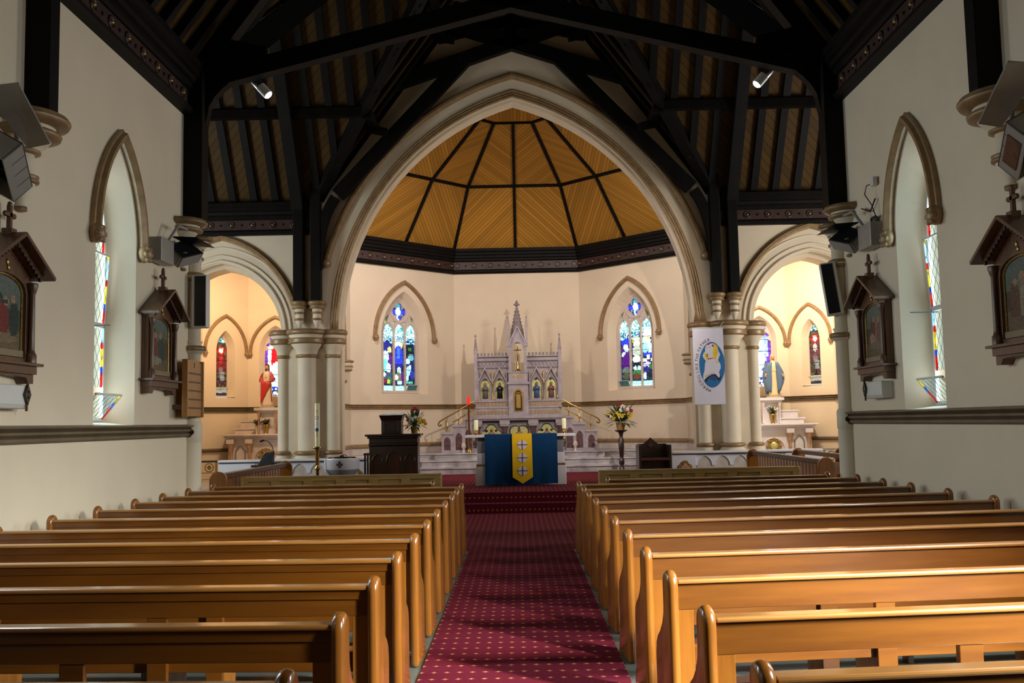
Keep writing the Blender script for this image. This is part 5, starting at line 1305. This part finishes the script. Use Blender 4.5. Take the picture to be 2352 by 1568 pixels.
BL_ = mat('blue_wax', (.01,.08,.22), .5); OR_ = mat('orange_wax', (.7,.2,.1), .5); GY_ = mat('grey_wax', (.12,.13,.16), .5); LW_ = mat('white_wax', (.66,.66,.74), .5)
curved([(-.032,1.34),(.032,1.34),(.032,1.24),(-.032,1.24)][::-1], LW_); curved(circ(0,1.18,.038,12), BL_); curved(circ(0,1.40,.04,14), GY_)
curved(circ(0,1.40,.031,14), LW_, .0482)
curved(circ(0,1.525,.012,8), GY_); curved(circ(0,1.07,.012,8), GY_); curved([(-.012,1.475),(.0,1.50),(.012,1.475)], OR_); curved([(-.013,1.10),(.013,1.10),(.013,1.13),(-.013,1.13)], OR_)
b.build('painted_symbols', parent=pc)
fo = thing('baptismal_font', 'white octagonal marble font with a small black cross emblem', 'font', (-3.32, 18.1, .18))
b = MB(); b.lathe([(.16,0),(.16,.08),(.12,.12),(.11,.3),(.16,.42)], 0,0,MARBLEW,8); b.lathe([(.16,.40),(.31,.60),(.31,.62)], 0,0,GREYST,8); b.lathe([(.30,.61),(.325,.63),(.335,.80),(.345,.82),(.29,.825)], 0,0,MARBLEW,8); b.build('bowl', parent=fo)
b = MB()
fa = .335*cos(pi/8)
for k in range(4):
    a = k*pi/2+pi/4*0; b.tf = Matrix.Rotation(-pi/2+0, 4, 'Z') @ Matrix.Identity(4); b.tf = Matrix.Translation((.02,-.335,.715)) @ Matrix.Rotation(k*pi/2, 4, 'Y')
    b.panel([(-.008,.008),(.008,.008),(.026,.055),(-.026,.055)], [], -.006, .004, BLACK)
b.tf = Matrix.Identity(4); b.build('cross_emblem', parent=fo)
b = MB(); b.lathe([(.26,.825),(.26,.845),(.05,.85),(.04,.87),(.01,.88)], 0,0,MAHOG,16); b.tube([(.0,0,.87),(.05,0,.89),(.1,0,.86)], .008, BRASS, 6); b.build('lid', parent=fo)
ms = thing('music_stand', 'black music stand with gooseneck microphone before the left chapel altar', 'music stand', (-4.80, 18.3, 0))
b = MB(); b.lathe([(.14,0),(.13,.03),(.02,.05),(.018,.86)], 0,0,BLACK,12); b.build('pole', parent=ms)
b = MB(); b.box(-.24,.24,-.14,.14,.86,.90,BLACK); b.add([(-.12,-.12,.9),(.14,-.12,.9),(.14,.1,.9),(-.12,.1,.9),(-.02,.0,1.12),(.15,.0,1.14),(.15,.1,1.16),(-.02,.1,1.14)], [(3,2,1,0),(4,5,6,7),(0,1,5,4),(1,2,6,5),(2,3,7,6),(3,0,4,7)], BLACK); b.build('tray', parent=ms, bevel=.006)
b = MB(); b.tube([(.12,.05,.9),(.15,.03,1.1),(.13,.0,1.24),(.06,-.03,1.34),(-.02,-.05,1.36)], .008, BLACK, 8); b.tube([(-.02,-.05,1.36),(-.09,-.07,1.34)], .018, BLACK, 8); b.build('gooseneck_microphone', parent=ms)
b = MB(); b.box(-.05,.25,-.05,.12,.90,.93,BLACK) ; b.build('cover_cloth', parent=ms)

# ---- banner on the right pier
bn = thing('banner', 'white hanging banner with a blue oval emblem on the right-hand pier', 'banner', (3.93, 19.835, 2.68))
b = MB(); vs = []; nx, nz = 12, 16
for j in range(nz+1):
    for i in range(nx+1):
        u, w = i/nx, j/nz; vs.append((-.315+.63*u, -.002*sin(u*5+w*2)*w, .785-1.57*w))
n = len(vs); vs += [(x, y+.004, z) for x,y,z in vs]; fs = []
for j in range(nz):
    for i in range(nx):
        a = j*(nx+1)+i; fs.append((a,a+nx+1,a+nx+2,a+1)); fs.append(tuple(q+n for q in (a,a+1,a+nx+2,a+nx+1)))
b.add(vs, fs, WHITEC, smooth=True); b.build('cloth', parent=bn)
b = MB(); b.tube([(-.33,0,.785),(.33,0,.785)], .012, WHITEP, 8); b.tube([(-.33,0,-.785),(.33,0,-.785)], .010, WHITEP, 8); b.tube([(.25,0,.785),(.30,.03,.86),(.35,.06,.92)], .004, WHITEP, 6); b.build('rod', parent=bn)
B1 = mat('banner_blue', (.008,.13,.34), .7); B2 = mat('banner_mid_blue', (.006,.06,.20), .7); B3 = mat('banner_black', (.008,.01,.02), .7); BY = mat('banner_yellow', (.72,.50,.02), .7); BR = mat('banner_red', (.45,.03,.03), .7); BK = mat('banner_sand', (.55,.42,.22), .7); BG = mat('banner_grey_letter', (.02,.02,.03), .7)
def pxb(p):                                            # emblem drawn on a 862 x 1568 sheet, 100 mm = 87 units
    return [(((x-435)/ (708-160))*.63, .785-((y-105)/(1475-105))*1.57) for x, y in p]
b = MB()
def blob(pts, m, y):
    y = -.003 - (-.020 - y)*.12
    if len(pts) < 30:
        for _ in range(2): pts = [q for i in range(len(pts)) for a_, c_ in [(pts[i], pts[(i+1)%len(pts)])] for q in ((a_[0]*.78+c_[0]*.22, a_[1]*.78+c_[1]*.22), (a_[0]*.22+c_[0]*.78, a_[1]*.22+c_[1]*.78))]
    p = pxb(pts)
    if sum(p[i][0]*p[(i+1)%len(p)][1]-p[(i+1)%len(p)][0]*p[i][1] for i in range(len(p))) < 0: p = p[::-1]
    b.panel(p, [], y, y+.0002, m)
ol = []
for i in range(40):
    a = 2*pi*i/40; ol.append((492+ (228*cos(a)), 768+410*sin(a)*(1.0)))
blob([(492+(x-492)*(1-.10*abs((y-768)/410)**3), y) for x, y in ol], B1, -.022)
blob([(420+110*cos(t), 1040+110*sin(t)) for t in [pi+pi*i/10 for i in range(11)]]+[(600,1000),(655,960),(660,1000),(610,1080),(580,1040),(540,950),(480,945)], B3, -.024) if 0 else None
blob([(350,1000),(470,950),(540,935),(610,930),(650,985),(610,1080),(560,1010),(500,980),(430,990),(375,1090),(345,1060)], B3, -.024)
blob([(430,985),(500,965),(560,985),(575,1030),(540,1060),(480,1050),(430,1020)], B2, -.0245)
blob([(400,415),(450,390),(530,385),(600,440),(612,520),(640,580),(620,640),(600,690),(640,760),(645,830),(610,900),(625,970),(610,1005),(575,975),(550,935),(480,940),(400,985),(345,1035),(340,1075),(322,1010),(330,940),(350,880),(360,800),(365,740),(385,700),(345,650),(330,600),(350,555),(378,520),(378,460)], WHITEC, -.026)
blob([(530,400),(580,410),(605,460),(605,520),(590,600),(570,650),(545,690),(515,640),(510,560),(525,480)], BY, -.028)
blob([(360,545),(385,560),(410,600),(440,610),(445,650),(420,680),(385,660),(362,610)], BY, -.028)
blob([(415,395),(440,378),(465,388),(460,405),(425,420)], BR, -.029); blob([(495,415),(520,398),(540,420),(525,455),(500,440)], BR, -.029)
blob([(418,655),(515,640),(520,655),(440,672),(415,680)], BR, -.029)
blob([(410,560),(425,575),(408,640),(398,630)], B3, -.0295); blob([(560,710),(600,700),(605,730),(570,755)], BY, -.029)
blob([(350,960),(440,935),(540,905),(545,915),(440,955),(360,1000)], BK, -.028)
for ring_ in ([(395,450),(420,440),(425,470),(400,480)],[(440,440),(470,435),(475,460),(445,465)]): blob(ring_, BK, -.0285)
b.build('oval_emblem', parent=bn)
# lettering round the left side of the oval
cu = bpy.data.curves.new('font_probe', 'FONT'); probe = bpy.data.objects.new('font_probe', cu)
dg = bpy.context.evaluated_depsgraph_get()
def glyph(chh):
    cu.body = chh; cu.size = 1; cu.resolution_u = 3
    o = bpy.data.objects.new('g', cu); COL.objects.link(o); bpy.context.view_layer.update()
    me = bpy.data.meshes.new_from_object(o.evaluated_get(bpy.context.evaluated_depsgraph_get())); bpy.data.objects.remove(o)
    vs = [tuple(v.co) for v in me.vertices]; fs = [tuple(p.vertices) for p in me.polygons]; bpy.data.meshes.remove(me); return vs, fs
b = MB(); text = 'MERCIFUL LIKE THE FATHER'
path = []
for i in range(201):
    a = radians(95)+radians(172)*i/200; path.append((490+277*cos(a)*1.0, 775+462*sin(a)))    # image y down: starts at the bottom
P2 = pxb(path); cum = [0]
for p, q in zip(P2, P2[1:]): cum.append(cum[-1]+sqrt((p[0]-q[0])**2+(p[1]-q[1])**2))
wid = {'I':.35,' ':.35,'M':1.1,'L':.75,'F':.75,'E':.8,'T':.85}
tot = sum(wid.get(c_, .9) for c_ in text); pos = 0
for c_ in text:
    w_ = wid.get(c_, .9); sc_ = cum[-1]*(pos+w_/2)/tot; pos += w_
    if c_ == ' ': continue
    k = max(i for i in range(len(cum)) if cum[i] <= sc_); k = min(k, len(P2)-2)
    p, q = P2[k], P2[k+1]; ang = atan2(q[1]-p[1], q[0]-p[0])
    vs, fs = glyph(c_); S_ = .082; cxg = (min(v[0] for v in vs)+max(v[0] for v in vs))/2
    out = []
    for v in vs:
        lx, lz = (v[0]-cxg)*S_*.92, (v[1]-.35)*S_
        out.append((p[0]+lx*cos(ang)-lz*sin(ang), -.0035, p[1]+lx*sin(ang)+lz*cos(ang)))
    b.add(out, fs, BG)
b.build('lettering', parent=bn); bpy.data.objects.remove(probe)

# ---- stations of the cross
def station(M, label, fig):
    loc = M.translation
    r = thing('station_of_the_cross', label, 'wall shrine'); r.matrix_world = M @ Matrix.Diagonal((.90, .85, 1, 1))
    # local: x along wall, y into wall (0 = wall face), z up, origin at wall face, centre
    b = MB(); b.box(-.46,.46,-.05,0,2.10,2.98,OAK); b.build('back_case', parent=r)
    b = MB(); hole = [(-.36,2.24),(.36,2.24),(.36,2.80)]+[(.36*cos(t), 2.80+.14*sin(t)) for t in [pi*i/10 for i in range(1,10)]]+[(-.36,2.80)]
    b.panel([(-.46,2.14),(.46,2.14),(.46,2.93),(0,3.20),(-.46,2.93)], [hole], -.10, -.05, OAK); b.build('frame_front', parent=r, bevel=.004)
    b = MB()
    for s in (-1,1):
        b.bar((s*.58,-.14,2.95),(0,-.14,3.265),.30,.035,OAK); b.bar((s*.50,-.11,2.945),(0,-.11,3.215),.16,.05,OAK)
        for k in range(9): t=(k+.5)/9; b.box(min(s*(.48*(1-t)-.012),s*(.48*(1-t)+.012)),max(s*(.48*(1-t)-.012),s*(.48*(1-t)+.012)),-.2,-.17,2.90+.27*t,2.935+.27*t,DARK2)
    b.build('gable_roof', parent=r, bevel=.004)
    b = MB(); b.box(-.05,.05,-.16,-.06,3.25,3.31,OAK); b.box(-.02,.02,-.13,-.09,3.30,3.51,OAK); b.box(-.08,.08,-.13,-.09,3.41,3.445,OAK)
    for q in ((-.08,3.428),(.08,3.428),(0,3.52)): b.ball((q[0],-.11,q[1]), .025, OAK, seg=8)
    b.build('cross', parent=r)
    for s in (-1,1):
        b = MB(); b.lathe([(.05,2.20),(.05,2.27),(.035,2.29),(.03,2.32),(.027,2.80),(.035,2.82),(.055,2.88),(.05,2.90)], s*.42, -.13, OAK, 12); b.build('column', parent=r)
    b = MB(); b.box(-.54,.54,-.20,0,2.17,2.195,OAK); b.box(-.48,.48,-.16,0,2.10,2.17,OAK)
    pr = [(-.47,2.12),(.47,2.12),(.47,2.02),(.38,2.02),(.33,2.07),(.0,2.09),(-.33,2.07),(-.38,2.02),(-.47,2.02)]
    b.panel(pr[::-1], [], -.13, 0, OAK); b.build('bracket_shelf', parent=r, bevel=.004)
    b = MB(); b.box(-.34,.34,-.09,-.055,2.245,2.30,PLATE); b.build('name_plate', parent=r)
    b = MB(); b.lathe([(.001,0),(.03,.0),(.03,.02),(.01,.03)], 0,0,GILDO,10) if 0 else None
    for q in ((0,3.03),(.02,2.985)): b.ball((q[0],-.105,q[1]), .028, GILDO, sy=.4, seg=8)
    b.build('gilt_numeral', parent=r)
    b = MB(); mosaic(b, -.37, .37, 2.29, 2.95, 34, 40, fig, -.052, ATTR, inside=lambda x,z: z < 2.80+.14*sqrt(max(0,1-(x/.37)**2)), jit=.15); b.build('painting', parent=r)
    b = MB(); b.sweep([(-.35,-.06,2.29),(.35,-.06,2.29),(.35,-.06,2.80)]+[(.35*cos(t),-.06,2.80+.135*sin(t)) for t in [pi*i/10 for i in range(1,10)]]+[(-.35,-.06,2.80)], roll(.012,6), (0,1,0), GILDO, closed=True); b.build('gilt_slip', parent=r)
    return r
def pbase(u, w):
    if w < .28: return (.13,.09,.045)
    if w < .55: return (.06,.055,.035)
    return (.10,.12,.09) if w < .75 else (.11,.13,.11)
def figs(l): return picture(l, pbase, .18)
RD=(.16,.02,.015); FL=(.30,.17,.10); DG=(.02,.03,.025); BN=(.10,.05,.025)
F1 = figs([(.15,.45,.14,.24,(.09,.05,.03)),(.15,.70,.06,.05,FL),(.32,.44,.12,.22,BN),(.32,.67,.06,.05,FL),(.55,.40,.12,.24,RD),(.60,.63,.07,.06,FL),(.80,.42,.12,.24,DG),(.78,.67,.06,.05,FL),(.36,.74,.05,.10,DG),(.46,.68,.08,.04,DG),(.56,.63,.1,.03,DG),(.5,.16,.4,.06,(.17,.13,.07))])
F2 = figs([(.3,.38,.18,.26,(.15,.03,.02)),(.35,.65,.08,.06,FL),(.65,.40,.16,.26,(.02,.05,.045)),(.6,.66,.07,.06,FL),(.85,.42,.1,.2,BN),(.2,.78,.05,.10,DG),(.3,.74,.07,.05,DG),(.4,.20,.28,.07,(.22,.18,.12))])
F3 = figs([(.5,.42,.16,.22,(.20,.13,.10)),(.35,.55,.12,.2,(.12,.03,.02)),(.66,.45,.14,.22,(.14,.07,.05)),(.4,.70,.07,.05,FL),(.62,.68,.07,.05,FL),(.3,.35,.12,.1,FL),(.5,.22,.3,.08,(.16,.12,.08))])
F4 = figs([(.25,.40,.12,.28,BN),(.28,.66,.06,.05,FL),(.5,.42,.13,.30,(.22,.18,.12)),(.45,.72,.07,.06,FL),(.62,.42,.06,.22,RD),(.8,.45,.14,.28,DG),(.72,.74,.07,.05,FL),(.5,.15,.4,.06,(.12,.09,.05))])
def wallM(side, y):
    fr = frame((-4.35, y), (-4.35, y+1)) if side < 0 else frame((4.35, y), (4.35, y-1)); return fr
station(wallM(-1, 7.98), 'large painted shrine on the left wall, cut by the frame edge, dark cross in picture', F1)
station(wallM(-1, 11.5), 'station painting shrine on the left wall beyond the lancet window', F2)
station(wallM(1, 11.55), 'station painting shrine on the right wall, below the floodlight with black cables', F3)
station(wallM(1, 8.14), 'station painting shrine on the right wall, cut by the frame edge', F4)
# white wall boxes with dark pierced diamonds beneath the stations
for s, y, lb in ((-1, 8.0, 'white curved wall box with dark diamond ornament under the near left shrine'), (1, 11.5, 'white wall box with dark diamond ornament under the far right shrine')):
    M = wallM(s, y); bx = thing('wall_box', lb, 'wall box'); bx.matrix_world = M; q = 1 if s < 0 else -1
    b = MB(); b.prismx([(-.12,1.80),(-.14,1.84),(-.14,2.0),(0,2.0),(0,1.80)], -.30, .28, WHITEP); b.build('casing', parent=bx, bevel=.01)
    b = MB(); x = .22*q; b.panel([(x,1.83),(x+.05,1.92),(x,2.01),(x-.05,1.92)], [circ(x,1.895,.014,8), circ(x,1.945,.014,8)], -.165,-.145, DARK2); b.box(x-.004,x+.004,-.16,-.14,1.78,1.84,OAK); b.ball((x,-.155,2.015), .016, OAK, seg=8); b.build('diamond_ornament', parent=bx)

# ---- hymn board at the left wall end
hbM = wallM(-1, 12.355); hb = thing('hymn_board', 'orange-brown wooden hymn board at the far end of the left wall', 'hymn board'); hb.matrix_world = hbM @ Matrix.Translation((.03, -.13, 0))
b = MB(); b.panel([(-.30,1.76),(.32,1.76),(.32,2.47),(.25,2.45),(.12,2.49),(0,2.5),(-.15,2.49),(-.25,2.46),(-.30,2.48)], [], -.05,-.02,TANW); b.build('board', parent=hb, bevel=.004)
for k in range(5): b = MB(); b.box(-.26,.28,-.065,-.05,1.86+k*.11,1.878+k*.11,OAK); b.build('number_rail', parent=hb)
for xa in (-.31,.29): b = MB(); b.box(xa,xa+.04,-.07,0,1.75,2.48,TANW); b.build('stile', parent=hb)
for za in (2.3,1.85): b = MB(); b.box(-.28,-.2,-.02,.13,za,za+.06,OAK); b.build('wall_bracket', parent=hb)
b = MB(); b.box(-.006,.006,-.055,-.05,2.38,2.45,OAK); b.box(-.02,.02,-.055,-.05,2.425,2.435,OAK); b.build('small_cross', parent=hb)

# ---- column loudspeakers
for s, lb in ((-1,'upright column loudspeaker with black grille at the left wall end'),(1,'tilted column loudspeaker with black grille at the right wall end')):
    sp = thing('column_speaker', lb, 'loudspeaker', (s*4.19, 12.60, 2.93), 0); 
    if s > 0: sp.rotation_euler = (radians(-2), radians(-6.5), radians(-12))
    b = MB(); b.box(-.10,.10,0,.16,0,.70,WHITEP); b.build('cabinet', parent=sp, bevel=.012)
    b = MB(); x0, x1 = (-.02,.095) if s < 0 else (-.095,.06)
    b.box(-.055 if s<0 else -.09, .09 if s<0 else .055, -.008, .0, .02, .68, BLACK); b.build('grille', parent=sp)
    b = MB(); b.box(-.02,.02,.14,.3,.3,.34,GREYM); b.build('bracket', parent=sp)
# ---- floodlights with louvred hoods on the corbels
def flood(x, y, z, s, lb, sc=1.0, rz=0, plug=False):
    r = thing('floodlight', lb, 'floodlight', (x,y,z), rz, 'floodlights on the wall corbels')
    b = MB(); b.box(*((0,.15) if s<0 else (-.15,0)), -.62, -.20, -.27, .02, GREYM); b.build('gear_box', parent=r, bevel=.01)
    b = MB(); b.tube([(s*-.1,-.3*sc,.0),(s*-.16,-.1*sc,.25*sc),(s*-.2,.1*sc,.24*sc)], .02*sc, GREYM, 8); b.build('arm', parent=r)
    b = MB()
    def hoodbox(T, w, d, h, t=.012):
        b.tf = T
        for q in ((-w,-w+t,-d,d),(w-t,w,-d,d),(-w,w,-d,-d+t),(-w,w,d-t,d)): b.box(q[0],q[1],q[2],q[3],-h,0,GREYM)
        b.box(-w,w,-d,d,-.01,0,BLACK)
        for k in (-.33,0,.33): b.box(k*w*2-.004,k*w*2+.004,-d,d,-h*.8,-.01,BLACK)
        b.tf = Matrix.Identity(4)
    hoodbox(Matrix.Translation((s*-.17,.12*sc,-.0)) @ Matrix.Rotation(radians(s*-38),4,'Y') @ Matrix.Rotation(radians(22),4,'X'), .14*sc, .24*sc, .15*sc)
    b.add([( -s*.03,-.02*sc,.14*sc),(-s*.36,-.02*sc,.12*sc),(-s*.46,.42*sc,.06*sc),(-s*.12,.42*sc,.10*sc)], [(0,1,2,3)], BLACK); b.build('lamp_hood', parent=r)
    b = MB(); b.box(*sorted((-s*.12,-s*.22)), .02,.2*sc,-.07,-.06,CHROME); b.build('reflector', parent=r)
    if plug:
        b = MB(); b.tube([(-.01,-.45,.52),(-.08,-.38,.50),(-.10,-.36,.4),(-.06,-.46,.25),(-.03,-.5,.1)], .007, BLACK, 6)
        b.tube([(-.02,-.02,.3),(-.02,-.3,.20),(-.02,-.48,.32)], .009, BLACK, 6)
        for k in range(3): b.tube([(-.03+.012*cos(t),-.50+.05*k+.04*sin(t),.0+.12*sin(t*.5)-.02) for t in [2*pi*i/12 for i in range(13)]], .014, BLACK, 6)
        b.build('cable', parent=r)
        b = MB(); b.box(-.05,0,-.52,-.42,.48,.58,WHITEP); b.build('socket', parent=r)
    return r
flood(-4.33, 11.85, 3.86, -1, 'grey hooded floodlight below the far left corbel'); flood(4.33, 11.85, 3.86, 1, 'grey hooded floodlight with black cables below the far right corbel', 1.0, 0, True)
def near_flood(s, lb):
    r = thing('floodlight', lb, 'floodlight', (s*4.2, 7.75, 4.0), 0, 'floodlights on the wall corbels'); q = -s
    b = MB(); v = [(q*.0,-.35,.33),(q*.30,-.35,.36),(q*.26,.26,.06),(q*.03,.34,.05)]
    b.add(v+[(x,y,z-.02) for x,y,z in v], [(0,1,2,3),(7,6,5,4),(0,4,5,1),(1,5,6,2),(2,6,7,3),(3,7,4,0)], GREYM); b.build('upper_flap', parent=r)
    b = MB(Matrix.Translation((q*.08,-.02,-.14)) @ Matrix.Rotation(q*radians(30),4,'Y') @ Matrix.Rotation(radians(-32),4,'X'))
    w, d, h, t = .16, .26, .22, .014
    for g in ((-w,-w+t,-d,d),(w-t,w,-d,d),(-w,w,-d,-d+t),(-w,w,d-t,d)): b.box(g[0],g[1],g[2],g[3],-h,0,GREYM)
    b.box(-w,w,-d,d,-.01,0,BLACK)
    for k in (-.5,0,.5): b.box(-w,w,k*d-.004,k*d+.004,-h*.7,-.01,BLACK)
    b.box(-w-.01,-w,-d*.6,d*.6,-h*.85,-h*.2,OAK); b.build('lamp_hood', parent=r)
    b = MB(); b.tube([(q*-.05,.1,-.1),(q*.0,.2,.0),(q*-.05,.3,.2)], .02, GREYM, 8); b.build('arm', parent=r)
near_flood(-1, 'large grey hooded floodlight by the near left corbel'); near_flood(1, 'large grey hooded floodlight by the near right corbel')
# ---- truss spotlights
for s, lb in ((-1,'small bright cylindrical spotlight clamped under the left roof truss'),(1,'small bright cylindrical spotlight clamped under the right roof truss')):
    o = thing('truss_spotlight', lb, 'spotlight', (s*3.46, 12.9, 6.27), 0, 'spotlights under the roof truss')
    b = MB(Matrix.Rotation(radians(s*42),4,'Y')); b.lathe([(.02,-.17),(.065,-.15),(.065,.12),(.05,.14)], 0,0,CHROME,16); b.lathe([(.068,-.16),(.068,-.0)], 0,0,WHITEP,16); b.build('lamp_body', parent=o)
    b = MB(Matrix.Rotation(radians(s*42),4,'Y')); b.lathe([(.05,-.178),(.055,-.169)], 0,0,LAMPG,12); b.build('lens', parent=o)
    b = MB(); b.tube([(s*.02,0,.10),(s*.08,-.1,.16),(s*.06,-.2,.22)], .012, CHROME, 8); b.build('clamp', parent=o)
